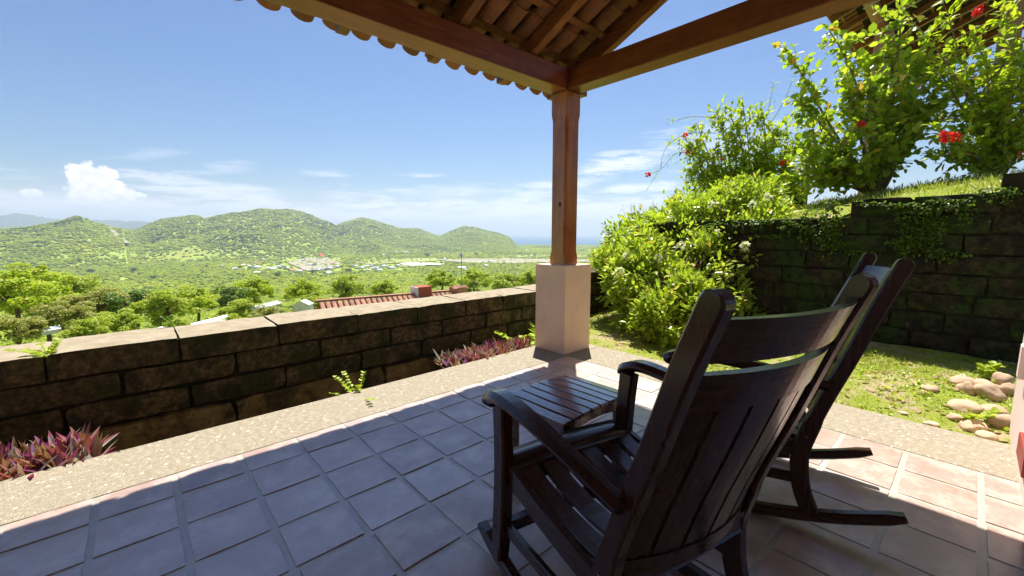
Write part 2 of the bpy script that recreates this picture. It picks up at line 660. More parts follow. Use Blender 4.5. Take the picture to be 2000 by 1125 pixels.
M['clay_under'] = m_plain('clay_roof_tile', (.34, .145, .075), (.22, .10, .055), .85, 9, var=.5)
M['clay_far'] = m_plain('weathered_roof_tile', (.38, .19, .125), (.28, .15, .105), .9, 3, var=.5)
M['pink'] = m_plain('peach_plaster', (.90, .67, .49), (.82, .58, .42), .75, 4, .25, .25, .004)
M['house_pink'] = m_plain('pale_pink_wall', (.84, .68, .62), (.80, .63, .57), .7, 2, .25, .08)
M['red_trim'] = m_plain('red_brown_trim', (.35, .06, .05), None, .5)
M['leaf_bush'] = m_leaf('bush_leaf', (.26, .36, .035), (.38, .47, .045), (.52, .57, .10), .46, .34, .5)
M['leaf_yellow'] = m_leaf('yellow_green_leaf', (.28, .38, .03), (.40, .50, .035), (.52, .56, .06), .52)
M['leaf_round'] = m_leaf('round_leaf', (.24, .35, .035), (.37, .47, .045), (.54, .58, .08), .50, .34, .5)
M['leaf_ivy'] = m_leaf('moss_leaf', (.05, .10, .012), (.10, .17, .018), (.18, .26, .03), .35)
M['petal_white'] = m_leaf('white_petal', (.75, .76, .68), (.8, .8, .74), (.85, .85, .8), .3)
M['petal_red'] = m_leaf('red_petal', (.75, .02, .025), (.8, .04, .05), (.85, .07, .07), .3)
M['petal_orange'] = m_leaf('orange_petal', (.8, .2, .03), (.8, .28, .05), (.85, .3, .05), .3)
M['purple'] = m_leaf('purple_leaf', (.30, .04, .20), (.36, .09, .10), (.45, .42, .34), .3, .35)
M['purple_b'] = m_leaf('bronze_leaf', (.30, .10, .06), (.34, .16, .08), (.42, .30, .20), .25, .35)
M['purple_c'] = m_leaf('silver_green_leaf', (.35, .42, .36), (.30, .25, .28), (.40, .12, .40), .2, .35)
M['fern'] = m_leaf('lime_leaf', (.35, .50, .03), (.42, .55, .04), (.5, .6, .05), .4)
M['bark'] = m_plain('bark', (.16, .10, .06), (.09, .06, .04), .9, 20)
M['bark_pale'] = m_plain('pale_bark', (.28, .20, .12), (.18, .13, .09), .9, 20)
M['grass'] = m_leaf('grass_blade', (.27, .34, .05), (.36, .42, .06), (.48, .48, .13), .35)
M['dry_grass'] = m_leaf('dry_grass', (.42, .36, .18), (.36, .34, .12), (.5, .42, .24), .3)
M['pebble'] = m_plain('river_stone', (.62, .44, .29), (.46, .33, .23), .85, 9, .2, .5, .01, var=.45)
M['soil'] = m_plain('soil', (.05, .036, .02), (.03, .024, .014), .95, 8, .1, .8, .02)
M['white_paint'] = m_plain('white_wall', (.78, .76, .72), None, .8)
M['white_roof'] = m_plain('white_sheet_roof', (.78, .80, .84), (.6, .64, .7), .6, .05)
M['blue_roof'] = m_plain('blue_grey_roof', (.42, .50, .66), (.55, .62, .75), .5, .08)
M['grey_roof'] = m_plain('grey_roof', (.36, .38, .44), (.5, .52, .55), .7, .1)
M['red_roof'] = m_plain('red_roof', (.55, .20, .15), (.45, .2, .14), .8, .1)
M['pink_roof'] = m_plain('pinkish_roof', (.62, .48, .44), (.5, .4, .36), .8, .1)
M['red'] = m_plain('red_canopy', (.75, .04, .05), None, .6)
M['metal'] = m_plain('grey_metal', (.35, .36, .38), None, .5)
M['chimney_red'] = m_plain('red_plaster', (.42, .10, .07), (.34, .09, .06), .8)
M['column_pink'] = m_plain('mauve_plaster', (.42, .26, .25), (.36, .22, .21), .8, 3)
M['window_dark'] = m_plain('dark_glass', (.02, .025, .03), None, .15, 3, .5)
M['leaf_dry'] = m_leaf('fallen_leaf', (.30, .13, .06), (.36, .18, .10), (.45, .30, .2), .15)
M['black'] = m_plain('black_metal', (.02, .02, .02), None, .4)

# concrete with exposed pebbles (curb)
def m_aggregate():
    m, t, b = pmat('exposed_aggregate', .82, .3)
    p = worldpos(t)
    v = t.new('ShaderNodeTexVoronoi')
    v.inputs['Scale'].default_value = 105
    t.l.new(p, v.inputs['Vector'])
    v2 = t.new('ShaderNodeTexVoronoi')
    v2.inputs['Scale'].default_value = 25
    t.l.new(p, v2.inputs['Vector'])
    n = t.noise(p, 2.2, 5, .65)
    n2 = t.noise(p, 30, 5, .7)
    pc = t.ramp(t.noise(v.outputs['Position'], 31, 0), [(.25, (.28, .235, .165)), (.45, (.335, .285, .21)), (.6, (.42, .37, .29)), (.75, (.30, .235, .16))], 'CONSTANT')
    stone = t.math('MULTIPLY', t.smooth(v.outputs['Distance'], .62, .42), t.smooth(n2, .32, .5))
    col = t.mix(stone, t.mix(t.smooth(n2, .3, .7), (.34, .30, .225), (.28, .24, .17)), pc)
    big = t.smooth(v2.outputs['Distance'], .26, .18)
    big = t.math('MULTIPLY', big, t.smooth(t.noise(v2.outputs['Position'], 17, 0), .52, .56))
    col = t.mix(big, col, (.58, .54, .47))
    col = t.mix(t.math('MULTIPLY', t.smooth(n, .45, .72), .5), col, (.33, .28, .2))
    t.l.new(col, b.inputs['Base Color'])
    h = t.math('ADD', t.math('MULTIPLY', stone, .5), t.math('ADD', t.math('MULTIPLY', n2, .6), t.math('MULTIPLY', big, .6)))
    bump(t, b, h, .7, .006)
    return m
M['aggregate'] = m_aggregate()


def m_lawn(name, mix=.5):
    m, t, b = pmat(name, .95, .1)
    p = worldpos(t)
    n = t.noise(p, 1.3, 5, .65)
    n2 = t.noise(p, 9, 6, .7)
    n3 = t.noise(p, 60, 4, .7)
    g = t.mix(n3, (.20, .27, .03), (.38, .43, .07))
    s = t.mix(n2, (.58, .47, .31), (.42, .32, .19))
    col = t.mix(t.smooth(t.math('ADD', t.math('MULTIPLY', n, .6), t.math('MULTIPLY', n2, .4)), mix - .06, mix + .06), s, g)
    t.l.new(col, b.inputs['Base Color'])
    bump(t, b, t.math('ADD', n2, n3), .9, .03)
    return m
M['lawn'] = m_lawn('lawn', .47)
M['lawn_top'] = m_lawn('terrace_grass', .43)


def m_terrain():
    m, t, b = pmat('green_country', .95, .1)
    p = worldpos(t)
    n0 = t.noise(p, .0012, 5, .6)
    n1 = t.noise(t.vscale(p, (1, 1, 1), (50, 9, 0)), .006, 6, .65)
    n2 = t.noise(p, .035, 5, .7)
    n3 = t.noise(p, .3, 3, .7)
    a = t.mix(t.smooth(n2, .35, .65), (.23, .31, .05), (.33, .41, .07))
    yel = (.36, .40, .07)
    a = t.mix(t.math('MULTIPLY', t.smooth(n1, .5, .62), .7), a, yel)
    a = t.mix(t.math('MULTIPLY', t.smooth(n0, .55, .66), .5), a, (.36, .34, .12))
    a = t.mix(t.math('MULTIPLY', t.smooth(n3, .55, .8), .4), a, (.08, .13, .025))
    t.l.new(a, b.inputs['Base Color'])
    bump(t, b, t.math('ADD', n2, t.math('MULTIPLY', n3, .2)), .8, 6.0)
    return m
M['terrain'] = m_terrain()
M['far_leaf'] = m_leaf('far_foliage', (.29, .38, .055), (.40, .48, .07), (.52, .56, .10), .50, .7, .1, (.004, (1.35, 1.25, 1.0)))
M['far_leaf_dark'] = m_leaf('dark_far_foliage', (.07, .13, .03), (.10, .17, .035), (.11, .17, .035), .25, .7, .1)
M['tree_leaf'] = m_leaf('tree_leaf', (.28, .37, .035), (.39, .47, .045), (.50, .54, .07), .35, .5, .3)
M['tree_leaf_lime'] = m_leaf('lime_tree_leaf', (.33, .44, .03), (.42, .51, .035), (.50, .54, .05), .4, .5, .3)
M['tree_leaf_dark'] = m_leaf('dark_tree_leaf', (.09, .17, .025), (.14, .23, .03), (.21, .30, .04), .3, .5, .3)
M['tree_leaf_dry'] = m_leaf('olive_tree_leaf', (.27, .29, .06), (.36, .37, .08), (.45, .42, .15), .35, .5, .3)
M['dry_field'] = m_plain('pale_bare_ground', (.36, .32, .25), (.27, .28, .13), .95, .02)
M['field'] = m_plain('pale_green_field', (.34, .36, .12), (.26, .32, .07), .95, .03)
M['water'] = None
def m_sea():
    m, t, b = pmat('sea_water', .45, .12)
    p = worldpos(t)
    n = t.noise(t.vscale(p, (1, 1, 1)), .01, 4, .6)
    t.l.new(t.mix(n, (.02, .10, .19), (.03, .13, .23)), b.inputs['Base Color'])
    bump(t, b, t.noise(p, .15, 3, .6), .5, .6)
    return m
M['sea'] = m_sea()
M['far_range'] = m_plain('distant_forest', (.05, .10, .06), (.08, .13, .07), .95, .004)

# ================================================================== SETTING
VALLEY = -86.0


def skyline_z():
    pts = [(-900, 432), (-500, 425), (-250, 434), (-100, 438), (0, 438), (60, 434), (100, 426), (150, 416), (182, 427), (225, 438), (262, 442), (290, 432), (315, 424), (345, 421), (381, 416), (400, 422), (435, 414), (470, 411), (510, 404), (535, 406), (561, 406), (600, 415),
           (630, 424), (656, 434), (671, 428), (709, 420), (749, 430), (780, 440), (818, 440), (842, 450), (858, 455), (871, 450), (905, 438), (926, 439), (973, 449), (993, 456), (1003, 462)]
    A, E = [], []
    for px, py in pts:
        v = FW + RT * ((px - 1000) / F_PX) - UP * ((py - 562.5) / F_PX)
        A.append(math.atan2(v.y, v.x))
        E.append(v.z / math.hypot(v.x, v.y) - .0085)
    A.append(A[-1] - .02); E.append(-.06)
    o = np.argsort(A)
    return np.array(A)[o], np.array(E)[o]


SKA, SKE = skyline_z()


def fbm(x, y, sc, oct=4, seed=0.0, ridged=False):
    out = np.zeros(x.shape)
    flat = [(a, b) for a, b in zip(x.ravel(), y.ravel())]
    r = np.empty(len(flat))
    for i, (a, b) in enumerate(flat):
        v, amp, f, tot = 0.0, 1.0, sc, 0.0
        for k in range(oct):
            n = mnoise.noise((a * f + seed, b * f - seed, seed * 1.7 + k * 5.3))
            v += amp * ((1 - 2 * abs(n)) if ridged else n)
            tot += amp
            amp *= .5
            f *= 2.05
        r[i] = v / tot
    return r.reshape(x.shape)


def terrain_h(az, r):
    x = CAM.x + r * np.cos(az)
    y = CAM.y + r * np.sin(az)
    # slope below the house, valley floor, then hills
    base = np.interp(r, [0, 4, 7, 12, 25, 60, 120, 250, 450, 750, 1000, 2e4, 8e4], [-1.1, -1.1, -2.2, -3.6, -7.5, -16.5, -28, -50, -68, -82, VALLEY, VALLEY, VALLEY])
    base = base + fbm(x, y, .012, 3, 3.1) * np.clip((r - 15) / 100, 0, 1) * np.interp(r, [0, 400, 900], [5, 7, 1.2])
    el = np.interp(az, SKA, SKE)
    ridge_r = 2950 + 350 * np.sin(az * 7.0 + .8)
    ridge_r = np.where(az > 1.585, 2450 + 0 * az, ridge_r)
    inview = np.interp(az, [SKA[0], SKA[0] + .03, 2.2, 2.9], [0, 1, 1, 0])
    foot = ridge_r * .62
    hz = el * ridge_r + CAM.z
    t = np.clip((r - foot) / (ridge_r - foot), 0, 1)
    prof = t * t * (3 - 2 * t) * .35 + t * .65
    prof = np.where(r > ridge_r, np.clip(1 - (r - ridge_r) / (ridge_r * .45), 0, 1), prof)
    land = np.clip(1 - (r - ridge_r * 1.45) / 200, 0, 1)
    hh = np.maximum(hz - VALLEY, 0) * prof
    sp = fbm(x, y, .0016, 5, 9.2, True)
    sp2 = fbm(x, y, .006, 3, 2.2, True)
    mid = np.clip(4 * t * (1 - t), 0, 1) * (r < ridge_r)
    hh = hh + mid * (sp * .55 - .12 + sp2 * .22) * np.maximum(hz - VALLEY, 0) * .62
    hh = np.maximum(hh, 0)
    # shoreline: land ends before the sea
    shore = np.interp(az, [-4, .45, .86, .90, SKA[0] + .02, SKA[0] + .06, 4], [3300, 3300, 3350, 3300, 4200, 9000, 9000])
    z = base + hh * inview
    z = np.where(r > shore, z - np.clip((r - shore) / 60, 0, 1) * 25, z)
    return z


def build_terrain():
    az0 = math.atan2(FW.y, FW.x)
    az = np.concatenate([np.linspace(-math.pi + az0, az0 - .75, 26, endpoint=False), np.linspace(az0 - .75, az0 + 1.12, 420, endpoint=False), np.linspace(az0 + 1.12, az0 + math.pi, 26)])
    rr = np.concatenate([np.geomspace(2.2, 300, 60, endpoint=False), np.geomspace(300, 1700, 60, endpoint=False), np.linspace(1700, 4500, 130, endpoint=False), np.geomspace(4500, 42000, 14)])
    A, Rr = np.meshgrid(az, rr)
    Z = terrain_h(A, Rr)
    X = CAM.x + Rr * np.cos(A)
    Y = CAM.y + Rr * np.sin(A)
    V = np.stack([X, Y, Z], -1).reshape(-1, 3)
    na, nr = len(az), len(rr)
    i = np.arange(nr - 1)[:, None] * na + np.arange(na - 1)[None, :]
    q = np.stack([i, i + 1, i + 1 + na, i + na], -1).reshape(-1, 4)
    o = mesh_np('terrain', V, [q], [M['terrain']], smooth=True)
    tag(o, kind='structure')
    return o


terrain = build_terrain()

# sea: one sheet lower than the valley, reaching the horizon
_s = [(-42000, -42000), (42000, -42000), (42000, 42000), (-42000, 42000)]
sea = mesh_np('sea', [(x, y, VALLEY - 6.0) for x, y in _s], [np.array([(0, 1, 2, 3)])], [M['sea']])
tag(sea, kind='structure')

# far blue range beyond the left-hand hills
def build_far_range():
    V, q = [], []
    pts = [(-400, 428), (-250, 414), (-120, 424), (-40, 420), (0, 422), (30, 416), (60, 420), (95, 426), (140, 431), (200, 430), (260, 432), (330, 436), (420, 442)]
    rs = random.Random(4)
    n = 0
    for i in range(len(pts) - 1):
        for k in range(6):
            t = k / 6
            px = pts[i][0] * (1 - t) + pts[i + 1][0] * t
            py = pts[i][1] * (1 - t) + pts[i + 1][1] * t + rs.uniform(-1, 1)
            top = at(px, py, 5200 + 900 * math.sin(px * .01))
            d = (top - CAM); d.z = 0; d.normalize()
            f1 = top - d * 1500; f1.z = VALLEY - 5
            m1 = top - d * 600; m1.z = (top.z + VALLEY) * .5 + rs.uniform(-12, 12)
            f2 = top + d * 1200; f2.z = VALLEY - 5
            V += [f1, m1, top, f2]
            if n:
                b = 4 * n
                for j in range(3):
                    q.append((b - 4 + j, b + j, b + j + 1, b - 4 + j + 1))
            n += 1
    o = mesh_np('hills', V, [np.array(q)], [M['far_range']], smooth=True)
    tag(o, kind='structure')
build_far_range()

# ------------------------------------------------------------------ patio
patio = D.objects.new('patio', None)
link(patio)
tag(patio, kind='structure')
X_IN, X_OUT, Y_IN, Y_OUT = 3.9, 4.47, -.04, .49
box('slab', -4, X_IN, -6, Y_IN, -.25, -.0015, M['grout'], patio)


def build_curb():
    b = bmesh.new()
    # L-shaped kerb strip with a soft worn outer edge
    box_bm(-4, X_OUT, Y_IN, Y_OUT, -.30, .004, .012, 2, b)
    o = bm_obj('kerb', b, M['aggregate'], patio)
    b = box_bm(X_IN, X_OUT + .012, -6, Y_IN - .0, -.30, .003, .012, 2)
    bm_obj('kerb', b, M['aggregate'], patio)
build_curb()

tile_protos = []
for s in range(6):
    b = rough_block(.274, .274, .022, .0012, (3, 3, 1), 100 + s, .0014)
    bmesh.ops.recalc_face_normals(b, faces=b.faces)
    me = D.meshes.new('floor_tile')
    b.to_mesh(me); b.free()
    me.materials.append(M['terracotta'])
    tile_protos.append(me)
rs = random.Random(5)
far_acc = []
for c in range(-7, 13):
    for r in range(0, 15):
        x = (c + .5) * .3
        y0, y1 = -r * .3, -(r + 1) * .3
        if r == 0:
            y0 = Y_IN + .006
        cy_ = (y0 + y1) / 2
        sy = (y0 - y1) / .3
        if x < -1.3 or (r > 11):
            continue
        o = D.objects.new('floor_tile', rs.choice(tile_protos))
        o.parent = patio
        o.location = (x + rs.uniform(-.0022, .0022), cy_ + rs.uniform(-.0022, .0022), -.018 + rs.uniform(-.0012, .0012))
        o.rotation_euler = (rs.uniform(-.003, .003), rs.uniform(-.003, .003), rs.uniform(-.006, .006) + (math.pi if rs.random() < .5 else 0))
        o.scale = (1, sy, 1)
        COL.objects.link(o)
# tiles past the frame, behind the camera: joined
acc = Acc()
for c in range(-12, 13):
    for r in range(0, 19):
        x = (c + .5) * .3; y = -(r + .5) * .3
        if not (x < -1.3 or r > 11):
            continue
        x0, x1, y0_, y1_ = x - .139, x + .139, y - .139, y + .139
        V = [(x0, y0_, 0), (x1, y0_, 0), (x1, y1_, 0), (x0, y1_, 0), (x0, y0_, -.01), (x1, y0_, -.01), (x1, y1_, -.01), (x0, y1_, -.01)]
        acc.add(V, [(0, 1, 2, 3), (0, 4, 5, 1), (1, 5, 6, 2), (2, 6, 7, 3), (3, 7, 4, 0)])
acc.build('floor_tile', M['terracotta'], patio, kind='stuff')

# planting strip between kerb and low wall, and lawn to the right
def sheet(name, fx, x0, x1, y0, y1, nx, ny, mat, kind='structure'):
    xs = np.linspace(x0, x1, nx); ys = np.linspace(y0, y1, ny)
    X, Y = np.meshgrid(xs, ys)
    Z = fx(X, Y)
    V = np.stack([X, Y, Z], -1).reshape(-1, 3)
    i = np.arange(ny - 1)[:, None] * nx + np.arange(nx - 1)[None, :]
    q = np.stack([i, i + 1, i + 1 + nx, i + nx], -1).reshape(-1, 4)
    o = mesh_np(name, V, [q], [mat], smooth=True)
    tag(o, kind=kind)
    return o


sheet('planting_bed', lambda X, Y: -.33 + fbm(X, Y, 3, 3, 1) * .04, -4, X_OUT - .02, Y_OUT - .03, 1.3, 60, 8, M['soil'])


def lawn_z(X, Y):
    return -.03 + np.clip((X - 4.6) / 2.0, 0, 1) * .13 + fbm(X, Y, 1.6, 3, 5) * .05


sheet('lawn', lawn_z, X_OUT - .02, 6.9, -6, 1.4, 50, 70, M['lawn'])


def lz(x, y):
    return float(lawn_z(np.array([x]), np.array([y]))[0])


# ------------------------------------------------------------------ low stone wall
low_wall = thing('stone_wall', 'low weathered stone wall of long dark blocks behind the patio kerb, pale sunlit top', 'wall', (0, 1.38, -.3))
LY0, LY1 = 1.1, 1.66
def wall_part(name, b, mat, parent, loc):
    o = bm_obj(name, b, mat, parent)
    o.location = Vector(loc) - Vector(parent.location)
    return o
b = box_bm(-4, 6.9, LY0 + .035, LY1 - .03, -1.2, .505)
wall_part('mortar', b, M['mortar'], low_wall, (0, 0, 0))
# footing: long rough pieces
for i, x in enumerate(np.arange(-3.6, 6.6, 1.3)):
    b = rough_block(1.3, .30, .46, .014, (9, 2, 4), 300 + i, .012)
    wall_part('footing', b, M['footing'], low_wall, (x + .1, LY0 + .125, -.505 + .008 * math.sin(i * 2.1)))
# courses: bottom joint positions from the photograph, each block separate
HC = .182
joints = {0: [-4, -3.2, -2.55, -1.9, -1.25, -.6, .05, .735, 1.405, 2.10, 2.755, 3.40, 3.975, 4.6, 5.25, 5.9, 6.6],
          1: [-3.6, -2.9, -2.25, -1.6, -.95, -.28, .40, 1.085, 1.745, 2.437, 3.07, 3.70, 4.3, 4.95, 5.6, 6.25, 6.6],
          2: [-4, -3.2, -2.5, -1.9, -1.2, -.55, .10, .775, 1.44, 2.12, 2.79, 3.46, 4.05, 4.7, 5.35, 6.0, 6.6]}
k = 0
for c, js in joints.items():
    zt = .525 - c * (HC + .008)
    for j in range(len(js) - 1):
        L = js[j + 1] - js[j] - (.003 if c == 0 else .006)
        dep = LY1 - LY0 if c == 0 else .25
        yy = (LY0 + LY1) / 2 if c == 0 else LY0 + dep / 2
        b = rough_block(L, dep, HC + .004, .0035 if c == 0 else .007, (7, 4 if c == 0 else 2, 3), 400 + k, .005 if c == 0 else .010)
        k += 1
        o = wall_part('stone_block', b, [M['stone_low'], M['stone_sunlit_top']], low_wall,
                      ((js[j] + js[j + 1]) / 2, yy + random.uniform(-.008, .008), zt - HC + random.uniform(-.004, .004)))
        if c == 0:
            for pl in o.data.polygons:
                if pl.normal.z > .75:  # upward faces coloured paler, as if sunlit
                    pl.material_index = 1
# stepped courses where it climbs toward the tall wall
for s, (x0, n) in enumerate([(5.0, 0), (5.55, 1), (6.1, 1)]):
    x1 = [5.55, 6.1, 6.6][s]
    for c in range(n):
        b = rough_block(x1 - x0 - .014, .5, HC + .005, .008, (6, 3, 3), 470 + s * 5 + c, .014)
        wall_part('stone_block', b, M['stone_low'], low_wall, ((x0 + x1) / 2, LY0 + .27, .532 + c * .19))

# ------------------------------------------------------------------ tall mossy retaining wall on the right
TX = 6.6
tall = thing('retaining_wall', 'tall dark mossy retaining wall of stone courses behind the lawn on the right', 'wall', (TX + .3, -2, 0))
def tall_top(y):
    return .9 if y > .55 else 1.49 if y > -1.88 else (1.69 if y > -2.98 else 1.89)
for (a, bb, z) in [(-7, -2.98, 1.86), (-2.98, -1.88, 1.66), (-1.88, .55, 1.46), (.55, 1.65, .88)]:
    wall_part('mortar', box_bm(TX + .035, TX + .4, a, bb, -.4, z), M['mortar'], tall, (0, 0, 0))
rs = random.Random(77)
k = 0
for c in range(-1, 10):
    z0 = c * .2 - .10
    y = 1.64
    y -= (.3 if c % 2 else 0)
    first = True
    while y > -6.6:
        L = rs.choice([.42, .55, .62, .70, .48])
        ym = y - L / 2
        z1 = z0 + .2
        if z1 <= tall_top(ym) + .02:
            if to_px((TX, ym, z0 + .1))[0] < 2120:
                b = rough_block(.30, L - .007, .196, .009, (2, 5, 3), 700 + k, .009)
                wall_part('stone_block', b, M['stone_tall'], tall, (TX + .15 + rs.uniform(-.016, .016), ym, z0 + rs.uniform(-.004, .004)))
            k += 1
        y -= L

# upper terrace ground beyond the tall wall
def terr_z(X, Y):
    top = 1.47 + np.clip((-1.2 - Y) / 1.6, -.2, 1.0) * .22 + np.clip(X - TX - .2, 0, 40) * .035 + np.clip((-Y) - 2.2, 0, 3) * .02
    top = top + np.clip((X - TX - .15), 0, 3.0) * .11
    top = np.where(X < TX + .42, np.minimum(top, np.where(Y > -1.88, 1.47, np.where(Y > -2.98, 1.665, 1.865))), top)
    fall = np.clip((Y + .9) / 4.2, 0, 1)
    top = top - (fall ** 1.35) * (2.6 + .12 * np.clip(X - TX, 0, 30))
    return top + fbm(X, Y, .9, 4, 8) * .10


sheet('terrace_ground', terr_z, TX + .12, 26, -14, 9, 90, 100, M['lawn_top'])


def tz(x, y):
    return float(terr_z(np.array([float(x)]), np.array([float(y)]))[0])


# ================================================================== PORCH
porch = thing('porch', 'open tiled porch roof on wooden beams with a wooden post on a pink pedestal', 'porch', (4.12, .23, 0))
PO = Vector(porch.location)


def pp(name, bm, mat, smooth=False, kind=None, loc=(0, 0, 0)):
    o = bm_obj(name, bm, mat, porch, smooth, kind=kind)
    o.location = Vector(loc) - PO
    return o


pp('pedestal', box_bm(3.90, 4.34, .01, .45, -.02, .967, .007, 2), M['pink'])


def post_bm():
    b = bmesh.new()
    w = .11
    rings = []
    for z, ch in [(.967, .006), (1.06, .006), (1.11, .026), (2.50, .026), (2.57, .006), (2.79, .006)]:
        ring = []
        for sx, sy in ((-1, -1), (1, -1), (1, 1), (-1, 1)):
            a = (4.12 + sx * w, .23 + sy * (w - ch)); c = (4.12 + sx * (w - ch), .23 + sy * w)
            pts = (a, c) if sx * sy > 0 else (c, a)
            if (sx, sy) == (-1, -1): pts = (a, c)
            if (sx, sy) == (1, -1): pts = (c, a)
            if (sx, sy) == (1, 1): pts = (a, c)
            if (sx, sy) == (-1, 1): pts = (c, a)
            ring += [b.verts.new((*p, z)) for p in pts]
        rings.append(ring)
    for i in range(len(rings) - 1):
        for k in range(8):
            b.faces.new((rings[i][k], rings[i][(k + 1) % 8], rings[i + 1][(k + 1) % 8], rings[i + 1][k]))
    b.faces.new(rings[0][::-1]); b.faces.new(rings[-1])
    return b


post_o = pp('post', post_bm(), M['post_wood'])
# dark knot scar on the post with a little metal hook
b = bmesh.new()
bmesh.ops.create_uvsphere(b, u_segments=10, v_segments=6, radius=1, matrix=Matrix.Translation((4.008, .20, 1.62)) @ Matrix.Diagonal((.006, .018, .026, 1)))
_b = pp('bolt', b, M['black'], True)
_b.parent = post_o
_b.location = (0, 0, 0)

BB, BT = 2.785, 2.99
pp('beam', box_bm(-4.2, 4.34, .12, .34, BB, BT, .008, 2), M['beam_wood_x'])
pp('beam', box_bm(4.01, 4.21, -6.0, .117, BB, BT + .002, .008, 2), M['beam_wood_y'])
# a thin dark plate between post and beams
pp('plate', box_bm(3.995, 4.26, .105, .355, BB - .004, BB + .001, 0), M['black'])

SL = .447
def roof_bottom(y):      # underside of the rafters
    return 3.025 + SL * (.11 - y)
RIDGE_Y = -1.75
RAF = [4.315, 3.545, 2.72, 1.90, 1.08, .26, -.56, -1.38, -2.2, -3.0, -3.8]
RH = .15
for i, x in enumerate(RAF):
    ny = .70
    b = bmesh.new()
    prof = [(.70, roof_bottom(.70) + .035), (.64, roof_bottom(.64) - .0), (.345, roof_bottom(.345)), (.345, BT + .001), (.118, BT + .001), (.118, roof_bottom(.118)), (RIDGE_Y, roof_bottom(RIDGE_Y)), (RIDGE_Y, roof_bottom(RIDGE_Y) + RH), (.70, roof_bottom(.70) + RH)]
    prof = [(y, z) for y, z in prof]
    prof2 = [(.66, roof_bottom(.66) + .085), (.62, roof_bottom(.62) + .06), (.36, roof_bottom(.36) + .0), (RIDGE_Y, roof_bottom(RIDGE_Y)), (RIDGE_Y, roof_bottom(RIDGE_Y) + RH), (.66, roof_bottom(.66) + RH)]
    hw = .042
    A_ = [b.verts.new((x - hw, y, z)) for y, z in prof2]
    B_ = [b.verts.new((x + hw, y, z)) for y, z in prof2]
    n = len(A_)
    for q in range(n):
        b.faces.new((A_[q], A_[(q + 1) % n], B_[(q + 1) % n], B_[q]))
    b.faces.new(A_); b.faces.new(B_[::-1])
    bmesh.ops.bevel(b, geom=b.edges[:], offset=.004, segments=1, affect='EDGES')
    pp('rafter', b, M['rafter_wood'])
    # the far slope of the gable
    b = beam_bm((x, RIDGE_Y, roof_bottom(RIDGE_Y) + RH / 2), (x, RIDGE_Y * 2 - .70, roof_bottom(.70) + RH / 2), .084, RH, bevel=.004)
    pp('rafter', b, M['rafter_wood'])
pp('ridge_beam', box_bm(-4.0, 4.36, RIDGE_Y - .05, RIDGE_Y + .05, roof_bottom(RIDGE_Y) - .12, roof_bottom(RIDGE_Y) + .16, .005), M['beam_wood_x'])

# battens across the rafters, then clay tiles (channel tiles below, cover tiles above)
BST = .365
n_rows = int((.70 - RIDGE_Y) / BST)
for k in range(n_rows + 1):
    y = .60 - k * BST
    z = roof_bottom(y) + RH + .014
    pp('batten', beam_bm((-4.1, y, z), (4.42, y, z), .06, .028, up=(0, SL, 1), bevel=0), M['rafter_wood'])
    ym = 2 * RIDGE_Y - y
    pp('batten', beam_bm((-4.1, ym, z), (4.42, ym, z), .06, .028, up=(0, -SL, 1), bevel=0), M['rafter_wood'])


def barrel(L=.44, r0=.098, r1=.082, t=.013, up=True, seg=8):
    """half-round clay tile along +y (uphill), wide end at y=0 for covers"""
    b = bmesh.new()
    rings = []
    for j, (y, r) in enumerate(((0, r0), (L, r1))):
        o_, i_ = [], []
        for s in range(seg + 1):
            a = math.pi * s / seg
            ca, sa = math.cos(a), math.sin(a)
            sg = 1 if up else -1
            o_.append(b.verts.new((r * ca, y, sg * r * sa * (.60 if up else .82))))
            i_.append(b.verts.new(((r - t) * ca, y, sg * (r - t) * sa * (.60 if up else .82))))
        rings.append((o_, i_))
    for s in range(seg):
        (o0, i0), (o1, i1) = rings
        b.faces.new((o0[s], o0[s + 1], o1[s + 1], o1[s]))
        b.faces.new((i0[s + 1], i0[s], i1[s], i1[s + 1]))
        b.faces.new((o0[s + 1], o0[s], i0[s], i0[s + 1]))
        b.faces.new((o1[s], o1[s + 1], i1[s + 1], i1[s]))
    for s in (0, seg):
        (o0, i0), (o1, i1) = rings
        b.faces.new((o0[s], o1[s], i1[s], i0[s]))
    bmesh.ops.recalc_face_normals(b, faces=b.faces)
    me = D.meshes.new('roof_tile')
    b.to_mesh(me); b.free()
    me.materials.append(M['clay_under'])
    return me


chan = barrel(up=False, r0=.082, r1=.098)
cover = barrel(up=True)
PER = .2285
slope_ang = math.atan(SL)
rs = random.Random(12)
rest = []
count = 0
for ci in range(19, -19, -1):
    x = 4.40 - (19 - ci) * PER
    for k in range(n_rows + 1):
        y = .775 - k * BST
        z = roof_bottom(y) + RH + .028 + .058
        for typ, me in (('c', chan), ('v', cover)):
            xx = x if typ == 'c' else x - PER / 2
            zz = z + (.012 if typ == 'c' else .024)
            for side in (0, 1):
                yy = y if side == 0 else 2 * RIDGE_Y - y
                rot = (-slope_ang, 0, 0) if side == 0 else (-slope_ang, 0, math.pi)
                # tile runs uphill = -y on this slope
                rz = math.pi if side == 0 else 0
                loc = Vector((xx + rs.uniform(-.006, .006), yy + rs.uniform(-.01, .01), zz + rs.uniform(-.003, .003)))
                near = side == 0 and x > .9
                if near:
                    o = D.objects.new('roof_tile', me)
                    o.parent = porch
                    o.location = loc - PO
                    o.rotation_euler = (slope_ang, rs.uniform(-.03, .03), rz + rs.uniform(-.02, .02))
                    COL.objects.link(o)
                    count += 1
                else:
                    rest.append((me, loc, (slope_ang, 0, rz)))
acc = Acc()
from mathutils import Euler
cache = {}
